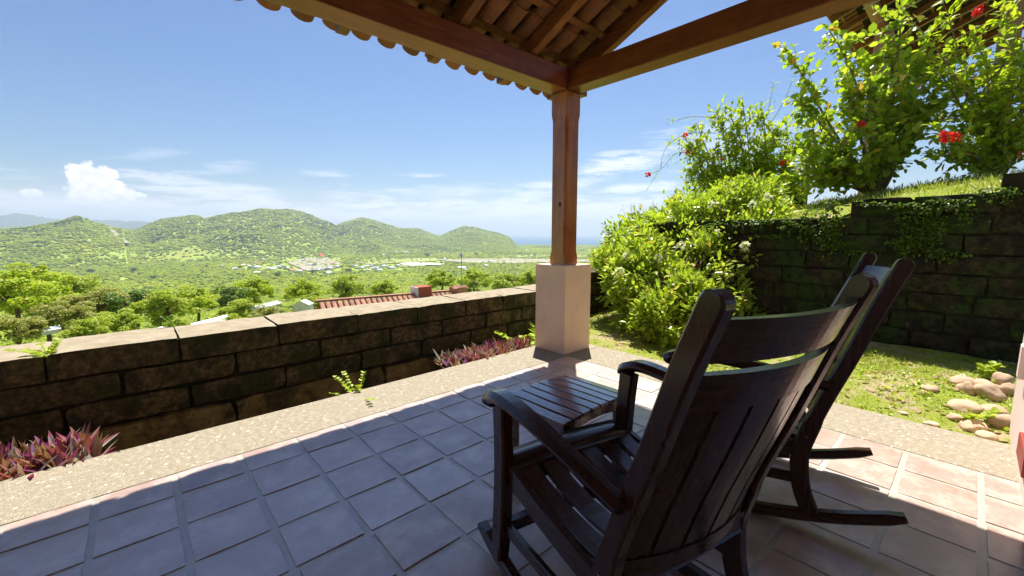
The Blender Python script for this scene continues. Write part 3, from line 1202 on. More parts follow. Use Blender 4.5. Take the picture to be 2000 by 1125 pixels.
for me, loc, e in rest:
    if me.name not in cache:
        v = np.array([tuple(q.co) for q in me.vertices]); f = np.array([tuple(p.vertices) for p in me.polygons])
        cache[me.name] = (v, f)
    v, f = cache[me.name]
    Rm = np.array(Euler(e).to_matrix())
    acc.add(v @ Rm.T + np.array(loc - PO), f)
acc.build('roof_tile', M['clay_under'], porch, kind='stuff')
# sheet added over the tile tops to block light, keeping the gaps dark
for side in (0, 1):
    b = bmesh.new()
    y0, y1 = .70, RIDGE_Y
    if side: y0 = 2 * RIDGE_Y - .70
    z0, z1 = roof_bottom(.70) + RH + .15, roof_bottom(RIDGE_Y) + RH + .15
    beam_bm((.12, y0, z0), (.12, y1, z1), 8.4, .012, bevel=0, bm=b)
    pp('roof_light_block', b, M['mortar'])

# ------------------------------------------------------------------ house wall at the right edge
house = thing('house_wall', 'pale pink house wall with red brown trim at the right edge of the patio', 'wall', (4.8, -3.3, 0))
HO = Vector(house.location)
def hp(name, bm, mat):
    o = bm_obj(name, bm, mat, house); o.location = -HO; return o
hp('wall', box_bm(3.3, 4.88, -3.55, -3.135, -.1, 3.9, .02, 3), M['house_pink'])
hp('wall', box_bm(-5, 2.2, -3.8, -3.45, -.1, 3.9, .0), M['house_pink'])
hp('door_frame', box_bm(3.15, 3.3, -3.50, -3.12, 0, 2.3, .01), M['red_trim'])
hp('baseboard', box_bm(3.66, 4.02, -3.134, -3.118, .12, .24, .004), M['red_trim'])
hp('switch_box', box_bm(4.30, 4.40, -3.134, -3.10, .46, .66, .006), M['house_pink'])
hp('back_wall', box_bm(-5.2, -5, -6, 0, -.1, 3.9, 0), M['house_pink'])

# ================================================================== FURNITURE
def arc_pts(y0, y1, R0, yc, n=15):
    return [(0, y, (y - yc) ** 2 / (2 * R0)) for y in np.linspace(y0, y1, n)]


def smooth_curve(pts, n=20):
    """Catmull-Rom through 2-D/3-D points"""
    P = [np.array(p, float) for p in pts]
    P = [2 * P[0] - P[1]] + P + [2 * P[-1] - P[-2]]
    out = []
    segs = len(P) - 3
    for s in range(segs):
        p0, p1, p2, p3 = P[s:s + 4]
        m = max(2, n // segs)
        for k in range(m):
            t = k / m
            out.append(.5 * ((2 * p1) + (-p0 + p2) * t + (2 * p0 - 5 * p1 + 4 * p2 - p3) * t * t + (-p0 + 3 * p1 - 3 * p2 + p3) * t ** 3))
    out.append(P[-2])
    return [tuple(o) for o in out]


CW = M['chair_wood']


def make_chair(label, loc, rz, tilt):
    t = thing('rocking_chair', label, 'rocking chair', loc, 0, 'dark wooden rocking chairs on the patio')
    t.rotation_euler = (-tilt, 0, -rz)
    X = (1, 0, 0)
    for s in (-1, 1):
        # rocker
        p = [(s * .300, y, (y - .12) ** 2 / 3.3 + .024) for y in np.linspace(-.545, .545, 20)]
        wf = [(1, .55)] + [(1, 1)] * 18 + [(1, .5)]
        bm_obj('rocker', ribbon_solid(p, .044, .050, X, wf=wf, round_=.35), CW, t)
        # back post with its swept lower leg
        side = smooth_curve([(-.462, 1.178), (-.40, 1.02), (-.325, .80), (-.252, .60), (-.205, .45), (-.180, .33), (-.192, .19), (-.235, .07)], 28)
        n = len(side)
        wf = []
        for i, (y, z) in enumerate(side):
            k = .74 if z > .5 else .86
            k = .9 if z < .3 else k
            wf.append((1, k))
        a0 = side[0]
        cap = []
        for q_ in (.0, .25, .5, .75):
            u_ = (1 - q_)
            cap.append((a0[0] - .010 * u_, a0[1] + .020 * u_))
        side = cap + side
        wf = [(.96, .22), (1, .50), (1, .64), (1, .71)] + wf
        bp = bm_obj('back_post', ribbon_solid([(s * .298, y, z) for y, z in side], .044, .078, X, wf=wf, round_=.3), M['chair_wood_z'], t)
        for zz_, yy_ in ((.425, -.196), (.665, -.272)):
            pb = bmesh.new()
            bmesh.ops.create_cone(pb, segments=10, radius1=.0065, radius2=.0055, depth=.003, cap_ends=True, matrix=Matrix.Translation((s * .3215, yy_, zz_)) @ Matrix.Rotation(math.pi / 2, 4, 'Y'))
            bm_obj('screw_plug', pb, M['table_wood'], bp)
        # front leg
        p = smooth_curve([(s * .305, .375, .06), (s * .305, .352, .30), (s * .305, .345, .50), (s * .315, .335, .70)], 10)
        bm_obj('leg', ribbon_solid(p, .050, .074, X, wf=[(1, .8)] + [(1, 1)] * (len(p) - 2) + [(1, 1.05)], round_=.3), M['chair_wood_z'], t)
        # arm: arched with a scrolled front tip, wider in front
        pr = smooth_curve([(-.275, .665), (-.10, .700), (.10, .728), (.27, .738), (.352, .722), (.388, .690)], 24)
        m = len(pr)
        wf = []
        for i in range(m):
            u = i / (m - 1)
            wf.append((.62 + .46 * min(1, u * 1.3), 1.0 if u < .8 else 1.0 + .5 * (u - .8) / .2))
        wf[-1] = (1.0, .8)
        path = [(s * ((.338 if s > 0 else .328) + .012 * math.sin(i / (m - 1) * 3.1)), y, z) for i, (y, z) in enumerate(pr)]
        bm_obj('arm', ribbon_solid(path, .084, .044, X, wf=wf, round_=.8), CW, t)
        # side seat rail and lower side stretcher
        bm_obj('seat_rail', ribbon_solid([(s * .292, .33, .425), (s * .292, .1, .385), (s * .292, -.18, .355)], .026, .075, X, round_=.2), CW, t)
        bm_obj('stretcher', ribbon_solid([(s * .298, .35, .20), (s * .298, -.19, .22)], .022, .045, X, round_=.3), CW, t)
    # seat: front board, dished slats, back rail
    def seat_z(y, x=0):
        y = max(min(y, .42), -.22)
        return .405 + .075 * ((y + .02) / .38) ** 2 * (1 if y > -.02 else .25) + .006 * (x / .3) ** 2 - .012
    fb = [(x, .365, .440 + .010 * (1 - (x / .285) ** 2)) for x in np.linspace(-.285, .285, 17)]
    pts = [Vector(p) for p in fb]
    b = bmesh.new()
    rows = []
    for yy, dz in ((.415, -.018), (.405, .006), (.35, .010), (.285, -.004)):
        rows.append([b.verts.new((p.x, yy, p.z + .02 + dz)) for p in pts])
    lows = [[b.verts.new((v.co.x, v.co.y, v.co.z - .026)) for v in r_] for r_ in (rows[0], rows[-1])]
    for a in range(3):
        for i in range(16):
            b.faces.new((rows[a][i], rows[a][i + 1], rows[a + 1][i + 1], rows[a + 1][i]))
    for i in range(16):
        b.faces.new((lows[0][i], lows[0][i + 1], rows[0][i + 1], rows[0][i]))
        b.faces.new((rows[3][i], rows[3][i + 1], lows[1][i + 1], lows[1][i]))
        b.faces.new((lows[0][i], lows[1][i], lows[1][i + 1], lows[0][i + 1]))
    for i in (0, 16):
        b.faces.new((rows[0][i], rows[1][i], rows[2][i], rows[3][i], lows[1][i], lows[0][i]))
    bm_obj('seat_front', b, M['chair_wood_x'], t, True)
    for k in range(6):
        x = -.235 + k * .094
        p = [(x, y, seat_z(y, x)) for y in np.linspace(.292, -.225, 12)]
        bm_obj('seat_slat', ribbon_solid(p, .076, .018, X, round_=.4), CW, t)
    bm_obj('seat_rail', beam_bm((-.28, .335, .405), (.28, .335, .405), .03, .07), CW, t)
    bm_obj('seat_rail', beam_bm((-.28, -.20, .365), (.28, -.20, .365), .03, .06), CW, t)
    bm_obj('stretcher', beam_bm((-.28, .345, .20), (.28, .345, .20), .022, .045), CW, t)
    # back: curved (bows rearward in the middle)
    def post_y(z):
        return float(np.interp(z, [.33, .45, .60, .80, 1.02, 1.178], [-.180, -.205, -.252, -.325, -.40, -.462]))
    def bow(x):
        return -.062 * (1 - (x / .285) ** 2)
    def panel(name, x0, x1, z0, z1, th=.020, nx=14, nz=2, crown=0.0):
        b = bmesh.new()
        g = {}
        for side_ in (0, 1):
            for i in range(nx + 1):
                for j in range(nz + 1):
                    x = x0 + (x1 - x0) * i / nx
                    z = z0 + (z1 - z0) * j / nz
                    if crown and j == nz: z += crown * (1 - (x / .285) ** 2)
                    y = post_y(z) + bow(x) + (th / 2 if side_ == 0 else -th / 2)
                    g[(side_, i, j)] = b.verts.new((x, y, z))
        for side_ in (0, 1):
            for i in range(nx):
                for j in range(nz):
                    b.faces.new((g[(side_, i, j)], g[(side_, i + 1, j)], g[(side_, i + 1, j + 1)], g[(side_, i, j + 1)]))
        for i in range(nx):
            for j in (0, nz):
                b.faces.new((g[(0, i, j)], g[(0, i + 1, j)], g[(1, i + 1, j)], g[(1, i, j)]))
        for j in range(nz):
            for i in (0, nx):
                b.faces.new((g[(0, i, j)], g[(0, i, j + 1)], g[(1, i, j + 1)], g[(1, i, j)]))
        bmesh.ops.recalc_face_normals(b, faces=b.faces)
        bm_obj(name, b, M['chair_wood_z'] if name == 'back_slat' else M['chair_wood_x'], t)
    panel('crest_rail', -.279, .279, 1.045, 1.142, .024, 16, 2)
    panel('back_rail', -.279, .279, .925, 1.018, .024, 16, 2)
    panel('back_rail', -.279, .279, .405, .465, .024, 16, 2)
    ed = [-.275, -.196, -.100, 0, .100, .196, .275]
    for k in range(6):
        panel('back_slat', ed[k] + .0065, ed[k + 1] - .0065, .464, .926, .016, 3, 6)
    # screws on post side
    return t


make_chair('near dark wooden rocking chair seen from behind, largest in the photo', (1.72, -2.161, 0), .214, 0.0)
make_chair('far dark wooden rocking chair turned side on, behind the nearer chair', (2.885, -2.17, 0), -.303, 0.013)


def make_table():
    t = thing('side_table', 'small low brown slatted side table beside the rocking chair', 'table', (2.105, -1.545, 0))
    W, L, H = .54, .41, .505
    TW = M['table_wood']
    n = 8
    pitch = W / n
    def crown(x):
        return H - .016 * (x / (W / 2)) ** 2
    for k in range(n):
        x = -W / 2 + (k + .5) * pitch
        a = math.atan(-.032 * x / (W / 2) ** 2)
        b = box_bm(-pitch / 2 + .005, pitch / 2 - .005, -L / 2, L / 2, -.018, 0, .004, 2)
        o = bm_obj('slat', b, TW, t)
        o.location = (x, 0, crown(x))
        o.rotation_euler = (0, -a, 0)
    for sy in (-1, 1):
        b = bmesh.new()
        xs = np.linspace(-W / 2 + .05, W / 2 - .05, 13)
        top = [(x, crown(x) - .020) for x in xs]
        bot = [(x, crown(x) - .020 - .052 - .02 * (abs(x) / (W / 2)) ** 2) for x in xs]
        for y0_, y1_ in ((sy * (L / 2 - .045), sy * (L / 2 - .025)),):
            A = [b.verts.new((x, y0_, z)) for x, z in top + bot[::-1]]
            B = [b.verts.new((x, y1_, z)) for x, z in top + bot[::-1]]
        n_ = len(A)
        for q in range(n_):
            b.faces.new((A[q], A[(q + 1) % n_], B[(q + 1) % n_], B[q]))
        m = len(xs)
        for q in range(m - 1):
            b.faces.new((A[q], A[q + 1], A[n_ - 2 - q], A[n_ - 1 - q]))
            b.faces.new((B[q], B[q + 1], B[n_ - 2 - q], B[n_ - 1 - q]))
        bm_obj('apron', b, TW, t)
    for sx in (-1, 1):
        x = sx * (W / 2 - .055)
        bm_obj('apron', box_bm(x - .01, x + .01, -L / 2 + .06, L / 2 - .06, crown(x) - .075, crown(x) - .022), TW, t)
        for sy in (-1, 1):
            y = sy * (L / 2 - .038)
            b = ribbon_solid([(x, y, crown(x) - .021), (x, y, .2), (x + sx * .006, y, 0)], .048, .048, (1, 0, 0), round_=.2)
            bm_obj('leg', b, TW, t)
    return t


make_table()

# ================================================================== PLANTS
def foliage(parent, leaf_tmpl, mat, pos, dr, size, roll, n_obj=0, name='leaf'):
    """n_obj leaves that show largest become objects, the rest one mesh"""
    base = np.array(parent.location)
    d = np.linalg.norm(pos - np.array(CAM), axis=1)
    order = np.argsort(-(size / d))
    big, small = order[:n_obj], order[n_obj:]
    if len(small):
        acc = Acc()
        leaves_mesh(acc, leaf_tmpl, pos[small] - base, dr[small], size[small], roll[small])
        acc.build('foliage', mat, parent, kind='stuff')
    if n_obj:
        V, F = leaf_tmpl
        me = mesh_np('leaf', V, [F], [mat], make=False)
        B = rot_basis(dr[big], roll[big])
        for i, j in enumerate(big):
            o = D.objects.new(name, me)
            o.parent = parent
            m = Matrix(B[i].tolist()).to_4x4() @ Matrix.Scale(float(size[j]), 4)
            m.translation = Vector(pos[j] - base)
            o.matrix_local = m
            COL.objects.link(o)


def bez(p0, p1, bend, n=8, g=None):
    p0, p1 = np.array(p0, float), np.array(p1, float)
    t = np.linspace(0, 1, n)[:, None]
    mid = (p0 + p1) / 2 + np.array(bend, float)
    return (1 - t) ** 2 * p0 + 2 * t * (1 - t) * mid + t ** 2 * p1


def grow(base, tips, g, twig=.35, per=10, r0=.03, leaf_n=5, bend=.25, spread=.9, droop=0.0, start=.25):
    """limbs from base to tips, twigs off the limbs; returns wood Acc, leaf positions and directions"""
    wood = Acc()
    LP, LD = [], []
    for tip in tips:
        b = np.array([g.normal() * bend, g.normal() * bend, abs(g.normal()) * bend])
        path = bez(base, tip, b, 10)
        L = np.linalg.norm(np.array(tip) - np.array(base))
        wood.add(*tube_np(path, np.linspace(r0, r0 * .22, 10), 6))
        for _ in range(per):
            u = g.uniform(start, 1.0)
            i = min(int(u * 9), 8)
            q = path[i] + (path[i + 1] - path[i]) * (u * 9 - i)
            d = (path[i + 1] - path[i]); d /= np.linalg.norm(d)
            dd = d * .5 + g.normal(size=3) * spread * .6
            dd[2] += .15 - droop
            dd /= np.linalg.norm(dd)
            tl = twig * g.uniform(.5, 1.2)
            e = q + dd * tl + np.array([0, 0, -droop * tl * .5])
            tp = bez(q, e, (g.normal() * .03, g.normal() * .03, .04), 4)
            wood.add(*tube_np(tp, np.linspace(r0 * .18, r0 * .06, 4), 3))
            m = leaf_n
            for k in range(m):
                v = (k + .5) / m
                c = q + (e - q) * v
                ld = dd * .5 + g.normal(size=3) * .7
                ld[2] += .1 - droop * .6
                LP.append(c + g.normal(size=3) * .012)
                LD.append(ld)
    return wood, np.array(LP), np.array(LD)


def flower_obj(parent, p, r, mat, n=26, g=None, sz=.5):
    g = g or rng
    acc = Acc()
    dr = rand_dirs(n, .4, g)
    pos = dr * r * .25
    leaves_mesh(acc, LEAF_ROUND, pos, dr, np.full(n, r * sz * 1.3) * g.uniform(.7, 1.2, n), g.uniform(-1.5, 1.5, n))
    o = acc.build('flower', mat, parent)
    o.location = Vector(p) - parent.location
    return o


# --- big bush right of the pedestal
def bush():
    g = np.random.default_rng(21)
    base = Vector((5.42, -.42, lz(5.42, -.42)))
    t = thing('flowering_bush', 'large sunlit green bush with small white flowers growing on the lawn beside the pink pedestal', 'bush', base)
    lobes = []  # (px, py, depth, radius px-ish in metres)
    for px, py, dep, r in [(1215, 545, 5.9, .30), (1262, 500, 6.1, .34), (1330, 470, 6.2, .40), (1400, 430, 6.3, .38), (1450, 405, 6.5, .34), (1300, 560, 5.7, .40),
                           (1375, 540, 5.7, .44), (1440, 490, 6.0, .42), (1490, 455, 6.1, .30), (1350, 610, 5.12, .34), (1420, 580, 5.6, .30), (1240, 600, 5.6, .25),
                           (1290, 640, 5.02, .22), (1300, 445, 6.6, .38), (1360, 418, 6.7, .38), (1420, 398, 6.7, .34), (1478, 385, 6.6, .28), (1235, 470, 6.6, .34), (1185, 510, 6.3, .26), (1500, 430, 6.2, .26), (1255, 640, 5.22, .24), (1330, 665, 4.97, .22), (1385, 635, 5.02, .26), (1300, 600, 5.22, .30), (1440, 620, 5.6, .24), (1215, 585, 5.7, .22), (1400, 500, 6.0, .38), (1540, 480, 6.0, .14), (1515, 470, 6.0, .2), (1530, 512, 5.9, .17), (1490, 525, 5.8, .26), (1270, 665, 5.07, .18), (1310, 640, 4.97, .24), (1290, 610, 5.02, .26), (1350, 600, 5.02, .3), (1225, 620, 5.7, .2), (1250, 540, 5.7, .34), (1475, 540, 5.8, .28), (1525, 500, 5.9, .13), (1205, 510, 6.3, .22), (1340, 655, 4.92, .2)]:
        lobes.append((np.array(at(px, py, dep)), r))
    tips, LP, LD = [], [], []
    wood = Acc()
    forks = [np.array(base) + np.array(v) for v in ((.08, .10, .42), (-.06, .12, .36), (.12, -.08, .40), (.02, .0, .5))]
    for fk in forks:
        wood.add(*tube_np(bez(base, fk, (g.normal() * .05, g.normal() * .05, 0), 6), np.linspace(.026, .016, 6), 7))
    for c, r in lobes:
        fork = forks[int(g.integers(0, 4))]
        path = bez(fork, c, (g.normal() * .12, g.normal() * .12, .12), 9)
        wood.add(*tube_np(path, np.linspace(.013, .005, 9), 6))
        n = int(1150 * (r / .35) ** 2)
                # twiggy clusters: snap to sub-centres
        sub = rand_dirs(16, .2, g) * r * g.uniform(.5, 1.15, (16, 1))
        idx = g.integers(0, 16, n)
        p = c + sub[idx] + g.normal(size=(n, 3)) * r * .20
        LP.append(p)
        dd = (p - c) / (np.linalg.norm(p - c, axis=1)[:, None] + 1e-6) + g.normal(size=(n, 3)) * .6 + np.array([0, 0, .1])
        LD.append(dd)
        for s in sub:
            wood.add(*tube_np(bez(c, c + s, g.normal(size=3) * .03, 4), np.linspace(.006, .002, 4), 3))
    LP = np.concatenate(LP); LD = np.concatenate(LD)
    keep = LP[:, 2] > .05
    LP, LD = LP[keep], LD[keep]
    # few leaves behind wall plane
    wood.V = [v - np.array(base) for v in wood.V]
    wood.build('trunk', M['bark'], t, True)
    n = len(LP)
    foliage(t, LEAF_OVAL, M['leaf_bush'], LP, LD, g.uniform(.03, .115, n), g.uniform(-.9, .9, n), 280)
    # white flower sprays
    for px, py, dep in [(1225, 500, 5.95), (1285, 505, 5.75), (1455, 480, 5.6), (1500, 455, 5.8), (1210, 530, 5.7), (1470, 400, 6.2), (1500, 385, 6.3), (1330, 480, 5.8), (1545, 505, 5.8), (1400, 455, 5.9), (1390, 400, 6.2)]:
        flower_obj(t, at(px, py, dep - .22), .10, M['petal_white'], 26, g, .36)
bush()

# --- yellow-green shrubs and tall grass beyond the low wall, left of the bush
def mound(label, spots, mat, seed, name='shrub', leaf=LEAF_NARROW, sz=(.06, .12), dens=520):
    g = np.random.default_rng(seed)
    c0 = np.array(at(*spots[0][:3]))
    base = Vector((c0[0], c0[1], c0[2] - spots[0][3] - .25))
    t = thing(name, label, 'shrub', base)
    LP, LD = [], []
    wood = Acc()
    for px, py, dep, r in spots:
        c = np.array(at(px, py, dep))
        wood.add(*tube_np(bez(base, c, g.normal(size=3) * .1, 6), np.linspace(.02, .006, 6), 5))
        n = int(dens * (r / .4) ** 2)
        sub = rand_dirs(14, .4, g) * r * g.uniform(.4, .95, (14, 1))
        idx = g.integers(0, 14, n)
        p = c + sub[idx] + g.normal(size=(n, 3)) * r * .24
        LP.append(p)
        LD.append((p - c) + g.normal(size=(n, 3)) * r * .6 + np.array([0, 0, .25 * r]))
    LP = np.concatenate(LP); LD = np.concatenate(LD); n = len(LP)
    wood.V = [v - np.array(base) for v in wood.V]
    wood.build('trunk', M['bark'], t, True)
    foliage(t, leaf, M[mat], LP, LD, g.uniform(*sz, n), g.uniform(-1.5, 1.5, n), 0)
    return t


mound('yellow green shrub beyond the low wall just right of the wooden post', [(1250, 462, 8.6, .40), (1215, 490, 8.4, .32), (1290, 440, 8.8, .36), (1330, 430, 9.0, .36), (1190, 515, 8.2, .26), (1370, 425, 8.6, .36), (1240, 510, 8.0, .35)], 'leaf_yellow', 31, dens=1500, sz=(.07, .13), leaf=LEAF_OVAL)


def tall_grass(label, px0, px1, py, dep, h, n, seed, mat='dry_grass'):
    g = np.random.default_rng(seed)
    c = at((px0 + px1) / 2, py, dep)
    t = thing('tall_grass', label, 'grass', c)
    acc = Acc()
    for i in range(n):
        p = np.array(at(g.uniform(px0, px1), py + g.uniform(-4, 10), dep + g.uniform(-.4, .4))) - np.array(c)
        tip = p + np.array([g.normal() * .10, g.normal() * .10, h * g.uniform(.5, 1.1)])
        acc.add(*tube_np(bez(p, tip, (g.normal() * .03, g.normal() * .03, .02), 5), np.linspace(.003, .0012, 5), 3))
        m = 7
        u = g.uniform(.6, 1, m)[:, None]
        leaves_mesh(acc, LEAF_NARROW, p + (tip - p) * u, rand_dirs(m, .8, g), g.uniform(.025, .05, m), g.uniform(-1, 1, m))
    acc.build('blades', M[mat], t, kind='stuff')
tall_grass('tall pale grass plumes standing over the yellow green shrub against the sky', 1225, 1340, 445, 8.8, .55, 70, 5)
tall_grass('thin dry grass stalks at the left end of the yellow green shrub', 1170, 1235, 490, 8.6, .45, 22, 6)


# --- shrubs on the terrace (upper right)
def limb_shrub(name, label, base, tips, mat, seed, leaf=LEAF_ROUND, per=16, leaf_n=7, sz=(.05, .09), twig=.35, r0=.035, n_obj=200, droop=0.0, flowers=(), fmat='petal_red', start=.25, bend=.22, bark='bark_pale', frad=.07):
    g = np.random.default_rng(seed)
    base = Vector(base)
    t = thing(name, label, 'shrub', base)
    tp = [np.array(at(*q)) for q in tips]
    wood, LP, LD = grow(np.array(base), tp, g, twig, per, r0, leaf_n, bend, .9, droop, start)
    wood.V = [v - np.array(base) for v in wood.V]
    wood.build('trunk', M[bark], t, True)
    n = len(LP)
    foliage(t, leaf, M[mat], LP, LD, g.uniform(*sz, n), g.uniform(-.9, .9, n), n_obj)
    for f in flowers:
        o = flower_obj(t, at(*f[:3]), f[3] if len(f) > 3 else frad, M[f[4] if len(f) > 4 else fmat], 26, g)
    return t


b1 = at(1712, 384, 7.0); b1.z = tz(b1.x, b1.y) - .05
limb_shrub('flowering_shrub', 'tall spreading shrub with round leaves and brown stems standing on the mossy wall top', b1,
           [(1545, 105, 6.9), (1560, 200, 6.8), (1620, 60, 6.7), (1590, 290, 6.8), (1640, 140, 7.1), (1690, 180, 6.6), (1735, 60, 6.6), (1760, 0, 6.5), (1780, 130, 6.7), (1825, 190, 6.7), (1800, 240, 6.8),
            (1660, 250, 6.5), (1720, 240, 6.6), (1880, 170, 6.9), (1570, 330, 6.7), (1660, 300, 6.4), (1750, 280, 6.5), (1540, 345, 7.0), (1590, 362, 6.9), (1555, 300, 7.2), (1620, 350, 6.8), (1600, 240, 7.2), (1850, 110, 6.6), (1780, 210, 6.5), (1690, 120, 6.8), (1740, 180, 6.4)],
           'leaf_round', 41, per=24, leaf_n=8, sz=(.075, .145), twig=.40, r0=.032, n_obj=280, start=.38,
           flowers=[(1681, 244, 6.3, .085), (1548, 120, 6.8, .05, 'petal_orange')])
b2 = at(1955, 330, 6.3); b2.z = tz(b2.x, b2.y) - .05
limb_shrub('flowering_shrub', 'yellow green shrub with large red blooms at the right edge above the wall', b2,
           [(1770, 30, 6.0), (1850, 20, 5.9), (1900, 70, 5.6), (1960, 10, 5.6), (2010, 60, 5.7), (1860, 150, 5.8), (1930, 140, 5.5), (1990, 160, 5.5), (1840, 260, 5.9), (1880, 230, 5.8), (1960, 240, 5.6), (2010, 250, 5.8),
            (1830, 300, 6.2), (1900, 300, 5.9), (1980, 300, 5.8), (2040, 120, 5.6), (1800, 90, 6.1), (1870, 290, 5.7), (1930, 200, 5.7), (1980, 100, 5.4)],
           'leaf_yellow', 42, leaf=LEAF_OVAL, per=22, leaf_n=9, sz=(.07, .14), twig=.36, r0=.024, n_obj=240, start=.3,
           flowers=[(1855, 268, 5.5, .11), (1840, 264, 5.5, .07), (1868, 269, 5.5, .08), (1912, 20, 5.6, .08), (1906, 28, 5.6, .07), (1995, 302, 5.6, .06, 'petal_orange')])
b3 = at(1462, 398, 8.2); b3.z = tz(b3.x, b3.y) - .05
limb_shrub('flowering_shrub', 'airy yellow green shrub with small red flowers arching against the sky', b3,
           [(1360, 240, 8.1), (1400, 215, 8.2), (1450, 200, 8.2), (1490, 215, 8.0), (1350, 290, 8.1), (1330, 265, 8.0), (1400, 290, 8.0), (1440, 260, 8.1), (1480, 280, 8.0), (1520, 250, 8.1),
            (1500, 310, 8.0), (1400, 340, 8.0), (1440, 330, 8.0), (1375, 365, 8.1), (1540, 290, 8.2), (1470, 350, 8.0), (1350, 330, 8.2), (1530, 340, 8.0), (1560, 270, 8.1), (1580, 310, 8.1), (1550, 220, 8.1), (1500, 370, 7.9), (1425, 225, 8.1)],
           'leaf_yellow', 43, leaf=LEAF_OVAL, per=40, leaf_n=10, sz=(.07, .125), twig=.34, r0=.020, n_obj=150, droop=.25, start=.3,
           flowers=[(1338, 264, 7.9, .07), (1343, 299, 7.9, .06), (1362, 276, 7.9, .045, 'petal_orange'), (1411, 311, 7.8, .05), (1531, 318, 7.7, .06), (1525, 322, 7.7, .05)])
# long arching whips with hardly any leaves
def whips():
    g = np.random.default_rng(50)
    base = Vector(b3)
    t = thing('climbing_vine', 'thin arching vine whips hanging left from the airy shrub, one red flower at the end', 'vine', base)
    acc, LP, LD = Acc(), [], []
    for pts in [[(1400, 260, 8.1), (1340, 262, 8.0), (1300, 290, 8.0), (1288, 330, 7.9), (1262, 372, 7.9)], [(1360, 300, 8), (1320, 300, 8), (1292, 330, 7.9), (1265, 341, 7.9)],
                [(1400, 230, 8.1), (1350, 228, 8.0), (1318, 236, 8.0), (1305, 232, 8)], [(1500, 250, 8.1), (1530, 200, 8), (1545, 165, 7.9), (1552, 155, 7.9)],
                [(1480, 280, 8.1), (1500, 215, 8), (1508, 180, 8.0), (1512, 160, 8)], [(1400, 310, 8), (1365, 340, 8), (1345, 335, 8), (1335, 330, 8)], [(1392, 312, 8), (1392, 350, 8), (1391, 372, 8)]]:
        P = np.array([np.array(at(*p)) for p in pts]) - np.array(base)
        C = np.array(smooth_curve([tuple(p) for p in P], 16))
        acc.add(*tube_np(C, np.linspace(.006, .0025, len(C)), 3))
        for _ in range(30):
            LP.append(C[g.integers(0, len(C))] + g.normal(size=3) * .04 + np.array(base)); LD.append(g.normal(size=3) + np.array([0, 0, -.5]))
    acc.build('stem', M['bark'], t)
    n = len(LP)
    foliage(t, LEAF_NARROW, M['leaf_yellow'], np.array(LP), np.array(LD), g.uniform(.05, .10, n), g.uniform(-1, 1, n), 60)
    flower_obj(t, at(1265, 341, 7.9), .07, M['petal_red'], 26, g)
whips()
b4 = at(1385, 392, 8.6); b4.z = tz(b4.x, b4.y) - .1
limb_shrub('shrub', 'small dark green leafy shrub at the foot of the airy flowering shrub', b4,
           [(1360, 360, 8.5), (1380, 350, 8.5), (1400, 365, 8.3), (1420, 370, 8.3), (1440, 375, 8.3), (1368, 380, 8.3), (1460, 360, 8.4)],
           'leaf_round', 44, per=30, leaf_n=8, sz=(.07, .12), twig=.26, r0=.014, n_obj=0)


# --- trailing moss and ivy on the tall wall
def hanging(label, spots, seed, mat='leaf_ivy', sz=(.018, .034), name='creeper'):
    g = np.random.default_rng(seed)
    c0 = Vector((TX - .02, spots[0][0], spots[0][1]))
    t = thing(name, label, 'plant', c0)
    LP, LD = [], []
    for y, z, ry, rz_, n in spots:
        # ragged drips: clusters along short hanging strings
        k = max(3, n // 26)
        for _ in range(k):
            yy, zz = y + g.normal() * ry * .6, z + g.uniform(-.2, 1) * rz_ * .6
            ln = g.uniform(.04, 1.0) * rz_
            m = n // k
            u = g.uniform(0, 1, m) ** 1.3
            p = np.stack([TX - .015 - np.abs(g.normal(size=m)) * .02, yy + g.normal(size=m) * .035 * (1.2 - u), zz - u * ln], -1)
            LP.append(p)
            LD.append(g.normal(size=(m, 3)) + np.array([-.7, 0, -.7]))
    LP = np.concatenate(LP); LD = np.concatenate(LD); n = len(LP)
    foliage(t, LEAF_ROUND, M[mat], LP, LD, g.uniform(*sz, n), g.uniform(-1, 1, n), 0)
hanging('dark creeper trailing over the wall edge behind the bush', [(-1.0, 1.44, .3, .12, 350), (-1.45, 1.42, .2, .30, 380), (-1.72, 1.40, .07, .55, 420), (-.5, 1.42, .3, .12, 200)], 61, sz=(.02, .04))
hanging('bright moss patch hanging on the mossy wall above the far chair', [(-2.45, 1.50, .16, .25, 600), (-2.55, 1.30, .14, .30, 600), (-2.35, 1.20, .10, .25, 350), (-2.75, 1.55, .15, .2, 300), (-2.2, 1.62, .3, .05, 200)], 62)
hanging('low green moss tufts on the wall courses near the chair back', [(-1.75, 1.22, .10, .16, 500), (-1.9, 1.10, .15, .04, 200), (-2.6, 1.10, .12, .10, 300), (-1.2, 1.28, .25, .02, 250), (-3.0, 1.68, .2, .1, 300)], 63)


